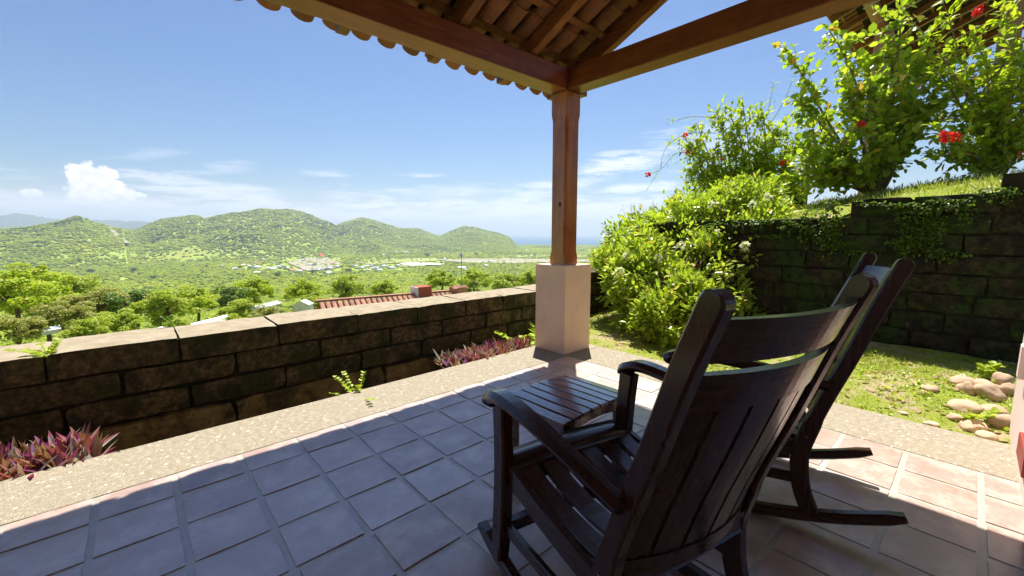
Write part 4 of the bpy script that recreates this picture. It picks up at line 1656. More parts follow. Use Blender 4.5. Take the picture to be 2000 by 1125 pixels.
# --- fern-like tufts and purple rosettes in the planting bed
def rosette_bed(name, label, x0, x1, y0, y1, n_plants, seed, L=(.16, .28)):
    g = np.random.default_rng(seed)
    c = Vector(((x0 + x1) / 2, (y0 + y1) / 2, -.30))
    root = thing(name, label, 'plants', c)
    mats = ['purple', 'purple_b', 'purple_c']
    blade = (np.array([(0, .05, 0), (0, -.05, 0), (.35, .085, -.02), (.35, -.085, -.02), (.35, 0, -.05), (.72, .06, .0), (.72, -.06, .0), (.72, 0, -.03), (1, 0, -.03)], float),
             np.array([(0, 4, 2), (0, 1, 4), (1, 3, 4), (2, 4, 7), (2, 7, 5), (4, 3, 7), (3, 6, 7), (5, 7, 8), (7, 6, 8)]))
    protos = [mesh_np('leaf', blade[0], [blade[1]], [M[m]], make=False) for m in mats]
    st = Acc()
    for _ in range(n_plants):
        q0 = np.array([g.uniform(x0, x1), g.uniform(y0, y1), -.34])
        st.add(*tube_np(bez(q0, q0 + np.array([0, 0, .22]), (.01, 0, 0), 4), np.full(4, .012), 5))
    so = st.build('stem', M['bark'], root)
    so.location = -c
    cnt = 0
    rest = {0: [], 1: [], 2: []}
    for i in range(n_plants):
        px_, py_ = g.uniform(x0, x1), g.uniform(y0, y1)
        k = 11
        for j in range(k):
            a = g.uniform(0, 6.28)
            el = g.uniform(.35, 1.35)
            d = np.array([math.cos(a) * math.cos(el), math.sin(a) * math.cos(el), math.sin(el)])
            p = np.array([px_, py_, -.10 + g.uniform(0, .05)])
            s = g.uniform(*L)
            mi = int(g.choice(3, p=[.34, .4, .26]))
            rest[mi].append((p, d, s, g.uniform(-.5, .5)))
    allv = [(mi, *v) for mi in rest for v in rest[mi]]
    allv.sort(key=lambda v: -v[3] / np.linalg.norm(v[1] - np.array(CAM)) * (1 + v[1][2]))
    for mi, p, d, s, r in allv[:290]:
        B = rot_basis(d[None], np.array([r]))[0]
        o = D.objects.new('leaf', protos[mi])
        o.parent = root
        m = Matrix(B.tolist()).to_4x4() @ Matrix.Scale(float(s), 4)
        m.translation = Vector(p) - c
        o.matrix_local = m
        COL.objects.link(o)
    for mi in range(3):
        vs = [v for v in allv[290:] if v[0] == mi]
        if vs:
            acc = Acc()
            leaves_mesh(acc, blade, np.array([v[1] for v in vs]) - np.array(c), np.array([v[2] for v in vs]), np.array([v[3] for v in vs]), np.array([v[4] for v in vs]))
            acc.build('foliage', M[mats[mi]], root, kind='stuff')
rosette_bed('purple_plants', 'clump of purple and bronze spiky leaves by the kerb at the lower left corner', -.85, .30, .53, .86, 80, 71, (.13, .21))
rosette_bed('purple_plants', 'clump of purple and bronze spiky leaves against the low wall just left of the pedestal', 2.85, 3.95, .52, .85, 64, 72, (.12, .19))


def sprig(name, label, p, n, h, seed, mat='fern', leaf=LEAF_ROUND, sz=(.03, .05), spread=.5, mat_stem='fern'):
    g = np.random.default_rng(seed)
    p = Vector(p)
    t = thing(name, label, 'plant', p)
    acc = Acc()
    LP, LD = [], []
    for i in range(n):
        e = np.array([g.normal() * spread * h, g.normal() * spread * h, h * g.uniform(.6, 1.1)])
        path = bez((0, 0, 0), e, (0, 0, h * .25), 5)
        acc.add(*tube_np(path, np.linspace(.004, .0015, 5), 3))
        for u in np.linspace(.25, 1, 8):
            c = (1 - u) * path[0] + u * path[-1] + np.array([0, 0, .1 * h * math.sin(u * 3.1)])
            for s in (-1, 1):
                LP.append(c + np.array(p)); d = np.cross(e, (0, 0, 1.0)) * s; d /= np.linalg.norm(d) + 1e-6
                LD.append(d + e * .6 / h + g.normal(size=3) * .2)
    acc.build('stem', M[mat_stem], t)
    m = len(LP)
    foliage(t, leaf, M[mat], np.array(LP), np.array(LD), g.uniform(*sz, m), g.uniform(-.5, .5, m), min(m, 90))


sprig('fern', 'small bright lime fern growing at the kerb edge in front of the low wall', (1.86, .56, -.14), 8, .19, 81, sz=(.025, .04), spread=1.1)
sprig('young_plant', 'bright green broad leaved seedling against the pedestal on its left side', (4.16, .72, -.30), 5, .44, 82, sz=(.07, .11), spread=.4)
sprig('weed', 'pale green weed sprouting from the wall top near the left edge', (.07, 1.12, .50), 8, .10, 83, mat='leaf_yellow', sz=(.02, .035), spread=1.1)
sprig('weed', 'tiny reddish weed in the joint of the wall top blocks', (.74, 1.62, .50), 3, .12, 84, mat='leaf_ivy', sz=(.012, .02), spread=.4)
sprig('seedling', 'small green seedling among the river stones at the foot of the mossy wall', (5.9, -3.02, .06), 4, .13, 85, sz=(.04, .06), spread=.5, mat='leaf_yellow')
sprig('weed', 'yellow green weed in front of the river stones by the kerb', (4.85, -2.96, -.02), 4, .09, 86, sz=(.03, .05), spread=.8, mat='leaf_yellow')

# --- river stones by the house corner
rs = random.Random(8)
stone_spots = [((1930, 778, .17), 'largest rounded river stone resting on top of the stone pile', (.17, .10, .075)), ((1889, 768, .14), 'tan river stone beside and left of the largest one', (.10, .08, .07)),
               ((1885, 795, .08), 'pale flat river stone low at the left of the pile', (.17, .10, .045)), ((1938, 801, .08), 'long pinkish river stone just below the largest one', (.16, .08, .045)),
               ((1955, 828, .05), 'pale rounded stone at the bottom right against the wall corner', (.14, .09, .06)), ((1900, 832, .05), 'brownish stone half sunk at the bottom of the pile', (.12, .08, .05)),
               ((1868, 815, .04), 'sandy flat stone at the lower left of the pile', (.09, .06, .03)), ((1955, 742, .10), 'reddish stone at the back of the pile', (.10, .08, .07)),
               ((1925, 752, .08), 'grey shaded stone behind the largest one', (.12, .08, .06)), ((1880, 740, .05), 'mossy grey flat stone at the back left of the pile', (.17, .09, .05)),
               ((1820, 822, .02), 'pinkish flat stone in the dry grass left of the pile', (.08, .05, .02)), ((1815, 753, .03), 'pale stone alone in the grass left of the pile', (.11, .06, .03)),
               ((1925, 850, .03), 'small sunlit stone near the kerb below the pile', (.09, .06, .035)), ((1968, 765, .09), 'stone tucked behind the wall corner', (.09, .08, .06))]
for i, ((px, py, z), lab, (a, b_, c)) in enumerate(stone_spots):
    v = FW + RT * ((px - 1000) / F_PX) - UP * ((py - 562.5) / F_PX)
    tt = (z - CAM.z) / v.z
    p = CAM + v * tt
    p.z = max(p.z, lz(p.x, p.y) + c * .55) if z < .1 else p.z
    gz = lz(p.x, p.y)
    vv_ = (gz + .03 - CAM.z) / v.z
    p = CAM + v * vv_
    a, b_, c = a * .55, b_ * .8, c * .95
    p.z = lz(p.x, p.y) + c * .38
    bm = bmesh.new()
    bmesh.ops.create_icosphere(bm, subdivisions=3, radius=1)
    for vv in bm.verts:
        n = mnoise.noise(vv.co * .9 + Vector((i * 7.3, 0, 0)))
        vv.co *= 1 + n * .42 + .10 * mnoise.noise(vv.co * 2.6 + Vector((i * 3.3, 1, 0)))
        vv.co = Vector((vv.co.x * a, vv.co.y * b_, vv.co.z * c))
    o = bm_obj('river_stone', bm, M['pebble'], None, True)
    o.location = p
    o.rotation_euler = (rs.uniform(-.2, .2), rs.uniform(-.2, .2), rs.uniform(-.5, .5) - .7)
    tag(o, lab, 'stone', 'river stones heaped by the house corner')

# --- grass
def grass(name, fz, x0, x1, y0, y1, n, seed, hh=(.02, .06), mix=.5, mat='grass', dens_seed=3.0, shade_pref=None):
    g = np.random.default_rng(seed)
    x = g.uniform(x0, x1, n); y = g.uniform(y0, y1, n)
    dn = fbm(x, y, 1.1, 3, dens_seed)
    keep = dn > g.uniform(-.22, .42, n)
    x, y = x[keep], y[keep]
    z = fz(x, y)
    p = np.stack([x, y, z - .004], -1)
    # visible part of the world only
    acc = Acc()
    m = len(x)
    d = rand_dirs(m, 1.3, g)
    leaves_mesh(acc, LEAF_BLADE, p, d, g.uniform(*hh, m) * (1 + .8 * np.clip(dn[keep], 0, 1)), g.uniform(-3, 3, m))
    o = acc.build(name, M[mat], kind='stuff')
    return o
o = grass('grass', lawn_z, X_OUT + .02, 6.55, -3.6, 1.05, 52000, 91, (.018, .05))
tag(o, 'patchy short grass covering the lawn beside the patio', 'grass')
o = grass('grass', terr_z, TX + .2, 13, -6, 4, 60000, 92, (.04, .12))
tag(o, 'sunlit yellow green grass on the terrace above the mossy wall', 'grass')
# broad low weeds on the lawn
def ground_leaves():
    g = np.random.default_rng(93)
    n = 5200
    x = g.uniform(X_OUT + .03, 6.5, n); y = g.uniform(-3.4, 1.0, n)
    k = fbm(x, y, .9, 3, 6) > -.02
    x, y = x[k], y[k]
    p = np.stack([x, y, lawn_z(x, y) + g.uniform(0, .02, len(x))], -1)
    acc = Acc()
    leaves_mesh(acc, LEAF_ROUND, p, rand_dirs(len(x), .3, g), g.uniform(.018, .04, len(x)), g.uniform(-.6, .6, len(x)))
    o = acc.build('ground_cover', M['leaf_bush'], kind='stuff')
    tag(o, 'small leafy weeds spread through the lawn', 'ground cover')
    n = 420
    x = g.uniform(X_OUT + .03, 6.5, n); y = g.uniform(-3.1, .9, n)
    acc = Acc()
    p = np.stack([x, y, lawn_z(x, y) + .012], -1)
    leaves_mesh(acc, LEAF_OVAL, p, rand_dirs(n, 0, g) * np.array([1, 1, .2]), g.uniform(.03, .07, n), g.uniform(-.4, .4, n))
    o = acc.build('leaf_litter', M['leaf_dry'], kind='stuff')
    tag(o, 'scattered dry fallen leaves on the lawn', 'leaf litter')
ground_leaves()

# ================================================================== NEIGHBOURING BUILDINGS
# pavilion up the hill, top right
def pavilion():
    ze = 5.9
    v = FW + RT * ((1615 - 1000) / F_PX) - UP * ((30 - 562.5) / F_PX)
    p = CAM + v * ((ze - CAM.z) / v.z)
    ye = p.y
    x0 = p.x - 1.2
    L = 9.5
    t = thing('pavilion', 'open pavilion with dark timbered roof and mauve columns behind the shrubs, upper right', 'pavilion', (x0 + L / 2, ye - 3, tz(11, -3)))
    O = Vector(t.location)
    def q(name, b, mat, kind=None):
        o = bm_obj(name, b, mat, t, kind=kind); o.location = -O; return o
    sl_ = .42
    dn = 5.5
    zr = ze + sl_ * dn
    # roof deck, rafters
    q('roof_deck', beam_bm((x0 + L / 2, ye, ze + .16), (x0 + L / 2, ye - dn, zr + .16), L, .03, bevel=0), M['mortar'])
    for k in range(13):
        x = x0 + .15 + k * (L - .3) / 12
        q('rafter', beam_bm((x, ye + .02, ze + .06), (x, ye - dn, zr + .06), .07, .13, bevel=.003), M['rafter_wood'])
    for k in range(12):
        y = ye - .1 - k * .42
        q('batten', beam_bm((x0, y, ze + sl_ * (ye - y) + .142), (x0 + L, y, ze + sl_ * (ye - y) + .142), .05, .025, bevel=0), M['rafter_wood'])
    n = int(L / .22)
    for k in range(n):
        for typ, me in (('v', cover), ('c', chan)):
            o = D.objects.new('roof_tile', me)
            o.parent = t
            o.location = Vector((x0 + .11 + k * .22 + (0 if typ == 'v' else .11), ye + .10, ze + .16)) - O
            o.rotation_euler = (math.atan(sl_), 0, math.pi)
            COL.objects.link(o)
    q('beam', box_bm(x0 + .2, x0 + L - .2, ye - .75, ye - .57, ze + .02, ze + .22, .006), M['beam_wood_x'])
    def col_x(px):
        return min(np.linspace(x0 - 3, x0 + 12, 600), key=lambda q_: abs(to_px((q_, ye - .6, 3.5))[0] - px))
    xc2 = col_x(1697) + .8
    yc2 = min(np.linspace(ye - 7, ye - 1, 400), key=lambda q_: abs(to_px((xc2, q_, 4.0))[0] - 1950))
    q('column', box_bm(xc2 - .17, xc2 + .17, yc2 - .17, yc2 + .17, tz(xc2, yc2) - .5, ze + .9, .01), M['column_pink'])
    for k, x in enumerate((col_x(1697),)):
        q('column', box_bm(x - .17, x + .17, ye - .86, ye - .52, tz(x, ye - .6) - .5, ze + .02, .01), M['column_pink'])
    q('wall', box_bm(x0 + .3, x0 + .5, ye - 5.5, ye - 3.6, 1.0, zr - 1.4, 0), M['column_pink'])
    # slim tie rods under the roof
    for k in range(3):
        q('tie_rod', beam_bm((x0 + .3 + k * .9, ye - .6, ze - .05 - .05 * k), (x0 + .6 + k * .9, ye - 4.4, zr - 1.1), .02, .02, bevel=0), M['metal'])
pavilion()

# low stone bench / planter on the terrace behind the shrubs
c = at(1545, 372, 9.4)
t = thing('stone_bench', 'grey slab topped low stone block half hidden behind the shrubs on the terrace', 'bench', c)
o = bm_obj('slab', rough_block(1.0, .7, .07, .004, (4, 3, 1), 5, .01), M['pebble'], t); o.location = (0, 0, .0)
o = bm_obj('base', rough_block(.8, .5, .6, .01, (4, 3, 3), 6, .02), M['stone_tall'], t); o.location = (0, 0, -.6)
t.rotation_euler = (0, 0, .5)


# tiled roof of the house below, seen over the low wall
def lower_house():
    A = Vector(at(621, 588, 17.5)); B = Vector(at(905, 563, 21.0))
    B.z = A.z = (A.z + B.z) / 2
    A = Vector(at(621, 588, 17.5))
    # level ridge: find depth on right so that heights agree
    best = min((abs(at(905, 566, d).z - A.z), d) for d in np.linspace(17, 30, 200))
    B = Vector(at(905, 566, best[1]))
    t = thing('tiled_roof_house', 'house roof of curved orange clay tiles just below the low wall', 'house', (A + B) / 2)
    O = Vector(t.location)
    d = (B - A); d.z = 0; L = d.length; d.normalize()
    n = Vector((-d.y, d.x, 0))
    if n.dot(CAM - A) < 0: n = -n
    sl_ = .42
    ang = math.atan(sl_)
    def q(name, b, mat):
        o = bm_obj(name, b, mat, t); o.location = -O; return o
    down = (n + Vector((0, 0, -sl_))).normalized()
    # deck
    b = bmesh.new()
    w = 4.5
    for s, nn in ((1, n), (-1, -n)):
        e = A + nn * w - Vector((0, 0, sl_ * w)); f = B + nn * w - Vector((0, 0, sl_ * w))
        vs = [b.verts.new(p - Vector((0, 0, .10))) for p in (A, B, f, e)]
        b.faces.new(vs)
    q('roof_deck', b, M['clay_far'])
    cmesh = cover.copy(); cmesh.materials.clear(); cmesh.materials.append(M['clay_far'])
    rows = 4
    per = .235
    cnt = int(L / per)
    base_rot = Matrix((d, -down, d.cross(-down))).transposed()
    for r in range(rows):
        for k in range(cnt):
            if r >= 3 and k > 20: continue
            o = D.objects.new('roof_tile', cmesh)
            o.parent = t
            p = A + d * ((k + .5) * per) + down * (.40 * (r + 1) + random.uniform(-.012, .012)) + Vector((0, 0, -.02 + .012 * (r % 2)))
            m = base_rot.to_4x4() @ Matrix.Scale(1.05, 4)
            m.translation = p - O
            o.matrix_local = m
            COL.objects.link(o)
    # ridge capping
    b = beam_bm(A - d * .1 + Vector((0, 0, .0)), B + Vector((0, 0, .0)), .20, .09, bevel=.03, seg=2)
    q('ridge_cap', b, M['clay_far'])
    q('wall', beam_bm(A + d * 3 - Vector((0, 0, 4.6)), B - Vector((0, 0, 4.6)), 7.5, 4.2, bevel=0), M['white_paint'])
    # red chimney box with white side, and a tiled hood
    c = Vector(at(824, 566, best[1] - 1.2)); 
    bb = box_bm(c.x - .34, c.x + .34, c.y - .34, c.y + .34, c.z - .9, c.z + .18, .01)
    q('chimney', bb, M['chimney_red'])
    bb = box_bm(c.x - .40, c.x - .345, c.y - .3, c.y + .40, c.z - .9, c.z + .16, 0)
    q('flashing', bb, M['white_paint'])
    c = Vector(at(893, 566, best[1] - .4))
    hood = bmesh.new()
    q('hood', beam_bm(c + n * .1 + Vector((0, 0, -.14)), c + n * .1 + Vector((0, 0, .16)), .75, .5, up=(1, 0, 0), bevel=.01, bm=hood), M['clay_far'])
    for k in range(7):
        o = D.objects.new('roof_tile', cmesh)
        o.parent = t
        m = base_rot.to_4x4() @ Matrix.Scale(.72, 4)
        m.translation = c + d * ((k - 3) * .115) + down * .2 + n * .28 + Vector((0, 0, .16)) - O
        o.matrix_local = m
        COL.objects.link(o)
    return best[1]
LH = lower_house()

# slim mast
c = Vector(at(902, 560, 24))
t = thing('mast', 'slim pole with a small pale lamp head rising above the tiled hood', 'pole', c)
o = bm_obj('pole', beam_bm((0, 0, -.6), (0, 0, 1.75), .03, .03, up=(1, 0, 0), bevel=0), M['metal'], t)
b = bmesh.new(); bmesh.ops.create_cone(b, segments=10, radius1=.16, radius2=.03, depth=.22, cap_ends=True, matrix=Matrix.Translation((0, 0, 1.85)))
bm_obj('lamp_head', b, M['metal'], t)

# white roofs glimpsed through the trees just below the wall
def small_roof(name, label, px, py, dep, w, l, h, rz, mat, wall='white_paint', rise=.4, group=None, cat='house', windows=0):
    c = Vector(at(px, py, dep))
    t = thing(name, label, cat, c, rz, group)
    b = bmesh.new()
    W, L_ = w / 2, l / 2
    ov = .04 * w
    vs = [b.verts.new(p) for p in [(-W - ov, -L_ - ov, 0), (W + ov, -L_ - ov, 0), (W + ov, L_ + ov, 0), (-W - ov, L_ + ov, 0), (-W - ov, 0, rise), (W + ov, 0, rise)]]
    b.faces.new((vs[0], vs[1], vs[5], vs[4])); b.faces.new((vs[2], vs[3], vs[4], vs[5]))
    b.faces.new((vs[0], vs[4], vs[3])); b.faces.new((vs[1], vs[2], vs[5])); b.faces.new((vs[0], vs[3], vs[2], vs[1]))
    bm_obj('roof', b, M[mat], t)
    o = bm_obj('wall', box_bm(-W, W, -L_, L_, -h, -.003), M[wall], t)
    if windows:
        for k in range(windows):
            x = -W + (k + .5) * w / windows
            bm_obj('window', box_bm(x - .5, x + .5, -L_ - .06, -L_ + .05, -h * .75, -h * .35), M['window_dark'], t)
    return t


small_roof('shed', 'white sheet metal roof seen through foliage just above the wall, left one with ribs', 297, 649, 26, 1.5, 1.1, .2, .9, 'white_roof', rise=.2, cat='shed')
small_roof('shed', 'long pale metal roof half covered by leaves above the middle of the low wall', 405, 632, 30, 3.8, 1.0, .2, .75, 'white_roof', rise=.3, cat='shed')
small_roof('gable_end', 'small white gable peak among the trees left of the tiled roof', 592, 594, 27, .7, 1.0, .5, .9, 'white_paint', rise=.28, cat='house')
small_roof('shed', 'narrow grey roof strip behind leaves left of the small white gable', 520, 597, 31, 2.4, .6, .15, .75, 'grey_roof', rise=.2, cat='shed')
small_roof('shed', 'bit of blue tin roof glimpsed behind the thin trunked tree', 85, 645, 30, 1.6, .9, .3, .6, 'blue_roof', rise=.2, cat='shed')

# ------------------------------------------------------------------ village in the valley
def vdepth(py, extra=0):
    v = FW - UP * ((py - 562.5) / F_PX)
    return (VALLEY + 3 - CAM.z) / v.z
rs = random.Random(33)
VIL = 'low houses of the town in the valley'
houses = [
    # px, py, width m, mat, label
    (500, 521, 26, 'white_roof', 'long white sheet roof at the left end of the town'), (528, 524, 30, 'white_roof', 'bright white roof nearest to the trees in the left of the town'), (549, 519, 18, 'grey_roof', 'grey roofed house behind the bright white roof'),
    (474, 517, 16, 'pink_roof', 'pinkish roof at the far left of the town'), (583, 529, 16, 'white_roof', 'small white roof in front of a dark round tree'), (593, 508, 14, 'blue_roof', 'blue roofed kiosk left of the red canopy'),
    (610, 516, 26, 'grey_roof', 'wide grey roof below the red canopy'), (570, 527, 14, 'red_roof', 'brick red roof between white roofs'), (640, 523, 20, 'blue_roof', 'pale blue roof right of the dark round tree'),
    (657, 520, 16, 'white_roof', 'white roof just left of the rows of blue roofs'), (560, 523, 14, 'pink_roof', 'tan roof beside the brick red roof'), (626, 526, 10, 'white_roof', 'little white hut at the town edge'),
    (692, 519, 16, 'blue_roof', 'first blue roof of the long rows, on the left'), (705, 522, 18, 'blue_roof', 'second blue roof of the long rows'), (720, 519, 18, 'white_roof', 'whitish roof in the rear row of blue roofs'),
    (733, 523, 20, 'blue_roof', 'blue roof in the front row near a round tree'), (748, 519, 18, 'blue_roof', 'blue roof in the middle of the rear row'), (762, 522, 20, 'blue_roof', 'broad blue roof right of centre in the rows'),
    (776, 518, 16, 'blue_roof', 'last blue roof of the rows, on the right'), (740, 527, 14, 'blue_roof', 'lowest blue roof of the rows, nearest the trees'), (717, 527, 14, 'white_roof', 'small white roof in the front row'),
    (752, 497, 24, 'white_roof', 'white building at the foot of the hill'), (772, 492, 22, 'pink_roof', 'tan block beside the long grey hall'), (795, 491, 60, 'grey_roof', 'long grey hall below the central hill'),
    (905, 522, 24, 'white_roof', 'white roofed building under the mast head'), (914, 526, 22, 'blue_roof', 'blue roofed building below the mast head'), (940, 512, 18, 'white_roof', 'white building at the airstrip'),
    (958, 510, 14, 'white_roof', 'small white building right of the airstrip hut'), (948, 518, 12, 'white_roof', 'white shed in the grass below the airstrip'), (870, 505, 10, 'white_roof', 'white hut beside the bare strip'),
    (120, 483, 30, 'white_roof', 'long white roof at the foot of the left cone hill'), (60, 484, 40, 'grey_roof', 'grey roofs under the left hills'), (180, 484, 40, 'white_roof', 'pale roofs right of the foot of the cone hill'),
    (30, 487, 20, 'pink_roof', 'tan roof near the left edge below the hills'), (860, 474, 22, 'white_roof', 'white villa on the slope above the hall'), (905, 474, 18, 'pink_roof', 'tan villa at the base of the right hill'),
    (845, 478, 16, 'red_roof', 'red roofed villa among the trees on the slope'), (882, 478, 14, 'white_roof', 'small white villa between trees on the slope'), (458, 524, 12, 'grey_roof', 'dull roof hidden at the left of the town'),
]
for i, (px, py, w, mt, lab) in enumerate(houses):
    small_roof('valley_house', lab, px, py, vdepth(py + 1), w, w * .55 + 4, 5, rs.uniform(0, 1.5) + .2, mt, rise=2.2, group=VIL, windows=3)
for i in range(60):
    px, py = rs.choice([(rs.uniform(430, 800), rs.uniform(503, 532)), (rs.uniform(800, 1040), rs.uniform(468, 500)), (rs.uniform(10, 420), rs.uniform(478, 512))])
    small_roof('valley_house', 'one of the many tiny pale roofs scattered among the valley trees', px, py, vdepth(py + 1), rs.uniform(7, 13), rs.uniform(6, 9), 4, rs.uniform(0, 3), rs.choice(['white_roof', 'white_roof', 'pink_roof', 'grey_roof', 'red_roof']), rise=1.6, group='tiny roofs scattered in the valley')
# red canopy
small_roof('canopy', 'bright red canopy standing alone in the town', 627, 499, vdepth(505), 13, 12, .6, .3, 'red', wall='red', rise=6, cat='canopy')
for s in range(1):
    pass

# pale ground patches: airstrip, sand, fields
def patch(name, pts, mat, dz=.9):
    V = []
    for px, py in pts:
        v = FW + RT * ((px - 1000) / F_PX) - UP * ((py - 562.5) / F_PX)
        tt = (VALLEY + dz - CAM.z) / v.z
        V.append(CAM + v * tt)
    b = bmesh.new()
    b.faces.new([b.verts.new(p) for p in V])
    bmesh.ops.triangulate(b, faces=b.faces)
    o = bm_obj(name, b, M[mat], kind='structure')
    return o
patch('airstrip', [(850, 507), (905, 505), (985, 504), (1045, 505), (1150, 506), (1150, 511), (1045, 512), (1000, 514), (960, 514), (900, 512)], 'dry_field', 2.4)
patch('bare_ground', [(560, 512), (600, 503), (640, 503), (665, 513), (655, 524), (600, 529)], 'dry_field', 2.3)
patch('field', [(690, 512), (760, 505), (850, 503), (855, 509), (790, 513), (720, 516)], 'field', 2.2)
patch('field', [(960, 500), (1060, 496), (1160, 495), (1160, 501), (1060, 503), (985, 504)], 'field', 2.2)
patch('field', [(180, 500), (340, 492), (420, 491), (470, 494), (330, 503), (230, 506)], 'field', 2.2)
def m_whitesand():
    return m_plain('white_sheeting', (.8, .8, .78), (.72, .72, .7), .8, .01)
M['sand'] = m_whitesand()
patch('sand_yard', [(780, 515), (800, 512.5), (830, 513), (866, 515), (862, 517), (835, 517), (822, 519), (800, 518.5)], 'sand', 3.2)
def on_terrain(px, py, r0=1500, r1=3400):
    v = FW + RT * ((px - 1000) / F_PX) - UP * ((py - 562.5) / F_PX)
    hz_ = math.hypot(v.x, v.y)
    r = np.linspace(r0, r1, 700)
    zr_ = CAM.z + r * v.z / hz_
    h = terrain_h(np.full(r.shape, math.atan2(v.y, v.x)), r)
    i = int(np.argmax(h >= zr_)) if (h >= zr_).any() else 300
    return Vector((CAM.x + r[i] * v.x / hz_, CAM.y + r[i] * v.y / hz_, h[i] + 4.0))
b = bmesh.new()
prev = None
for k in range(11):
    u = k / 10
    cx, cy2, ww = 214 + 30 * u, 446 + 31 * u, 2 + 8 * u
    row = [b.verts.new(on_terrain(cx - ww, cy2)), b.verts.new(on_terrain(cx + ww, cy2))]
    if prev:
        b.faces.new((prev[0], prev[1], row[1], row[0]))
    prev = row
bm_obj('path', b, M['dry_field'], kind='structure')


# ------------------------------------------------------------------ trees
def crown_mesh(name, r, hz, n, seed, mat, leaf=LEAF_CLUMP, sz=(.16, .30), nsub=22, flat=.8, open_=.0):
    g = np.random.default_rng(seed)
    sub = rand_dirs(nsub, .25, g) * g.uniform(.35, .9, (nsub, 1))
    sub[:, 2] = sub[:, 2] * flat
    rad = g.uniform(.12, .34, nsub)
    idx = g.integers(0, nsub, n)
    d = rand_dirs(n, .3, g)
    p = sub[idx] + d * rad[idx][:, None] * g.uniform(.6, 1.0, n)[:, None] * np.array([1, 1, .75])
    p = p * np.array([r, r, hz])
    nd = d + g.normal(size=(n, 3)) * .5
    # clump plates lie roughly tangent: use random direction, roll random
    acc = Acc()
    leaves_mesh(acc, leaf, p, np.cross(nd, g.normal(size=(n, 3))), g.uniform(*sz, n) * r, g.uniform(-.7, .7, n))
    return acc.build(name, M[mat], make=False)


CROWNS = {}
for key, mat, seed in [('mid', 'tree_leaf', 1), ('mid2', 'tree_leaf', 2), ('lime', 'tree_leaf_lime', 3), ('lime2', 'tree_leaf_lime', 4), ('dark', 'tree_leaf_dark', 5), ('dry', 'tree_leaf_dry', 6)]:
    CROWNS[key] = crown_mesh('crown', 1.0, .82, 9000, seed, mat, sz=(.030, .075), nsub=44, flat=.85)
TRUNKS = []
for s in range(3):
    g = np.random.default_rng(s + 100)
    acc = Acc()
    acc.add(*tube_np(bez((0, 0, -1.6), (g.normal() * .08, g.normal() * .08, -.1), g.normal(size=3) * .1, 7), np.linspace(.07, .045, 7), 7))
    for k in range(8):
        e = rand_dirs(1, .5, g)[0] * np.array([.75, .75, .55])
        acc.add(*tube_np(bez((0, 0, -.35), e, g.normal(size=3) * .1, 6), np.linspace(.035, .008, 6), 5))
    TRUNKS.append(acc.build('trunk', M['bark'], make=False, smooth=True))


def tree(label, px, py, dep, r, kind, rz=0.0, hs=1.0, name='tree', group='trees on the slope below the low wall'):
    c = at(px, py, dep)
    base = Vector((c.x, c.y, c.z - r * 1.55))
    t = thing(name, label, 'tree', base, rz, group)
    o = D.objects.new('trunk', TRUNKS[int(abs(px)) % 3]); o.parent = t
    o.scale = (r, r, r); o.location = (0, 0, r * 1.55)
    COL.objects.link(o)
    o = D.objects.new('crown', CROWNS[kind]); o.parent = t
    o.scale = (r * 1.15, r * 1.0, r * hs * 1.05); o.location = (0, 0, r * 1.5)
    COL.objects.link(o)
    return t


near_trees = [
    ('lime green tree filling the left edge above the wall', 20, 570, 30, 2.4, 'lime'), ('bright lime tree just right of the left edge mass', 85, 590, 33, 2.2, 'lime2'),
    ('layered olive tree on a thin dark trunk near the left', 125, 612, 22, 1.15, 'dry'), ('pale olive bush low at the left edge of the wall', 30, 640, 20, 1.1, 'dry'),
    ('small green tree low between the thin trunk and the wall', 175, 648, 21, 1.0, 'mid'), ('olive tree with reddish twigs left of the dark tree', 190, 590, 34, 2.0, 'dry'),
    ('dense dark green tree left of centre above the wall', 262, 590, 34, 2.1, 'dark'), ('leafy green tree touching the dark one on its right', 320, 600, 33, 2.0, 'mid'),
    ('light green tree low in front of the dark one', 235, 630, 26, 1.3, 'mid2'), ('bright tree behind the long metal roof', 380, 585, 40, 2.2, 'lime'),
    ('dark umbrella shaped tree in the middle of the slope', 447, 580, 48, 2.3, 'dark'), ('lime crowned tree right of the umbrella shaped one', 500, 565, 55, 2.6, 'lime2'),
    ('green tree in front of the grey roof strip', 470, 605, 33, 1.5, 'mid'), ('grey green tree hanging over the long metal roof', 520, 615, 28, 1.1, 'dry'),
    ('round green tree right beside the small white gable', 612, 594, 30, 1.05, 'mid2'), ('lime tree above the small white gable', 590, 565, 50, 2.3, 'lime'),
    ('bright tree behind the left end of the tiled roof', 680, 560, 60, 2.6, 'mid'), ('dark leaved tree above the middle of the tiled roof', 748, 566, 46, 1.6, 'mid2'),
    ('lime tree left of the mast', 860, 545, 75, 3.2, 'lime'), ('yellow lime tree right behind the mast', 925, 548, 80, 3.4, 'lime2'),
    ('pale green tree between tiled roof and pedestal', 985, 556, 60, 2.4, 'mid'), ('small twiggy tree near the pedestal', 1005, 545, 70, 1.6, 'dry'),
    ('light green tree directly left of the pedestal', 1035, 545, 70, 2.5, 'lime'), ('green tree seen right of the pedestal top', 1165, 520, 60, 2.0, 'lime2'),
    ('broad lime tree high on the left slope', 60, 545, 55, 3.6, 'lime'), ('green tree top behind the olive one', 150, 560, 60, 3.0, 'mid2'),
    ('pale green tree low at the wall left of the metal roof', 345, 640, 24, .75, 'mid2'), ('low lime bush where the long metal roof ends', 455, 630, 24, .8, 'lime'),
]
for i, (lab, px, py, dep, r, kd) in enumerate(near_trees):
    tree(lab, px, py, dep, r, kd, rz=i * 1.3, hs=.95 + .1 * math.sin(i * 2))

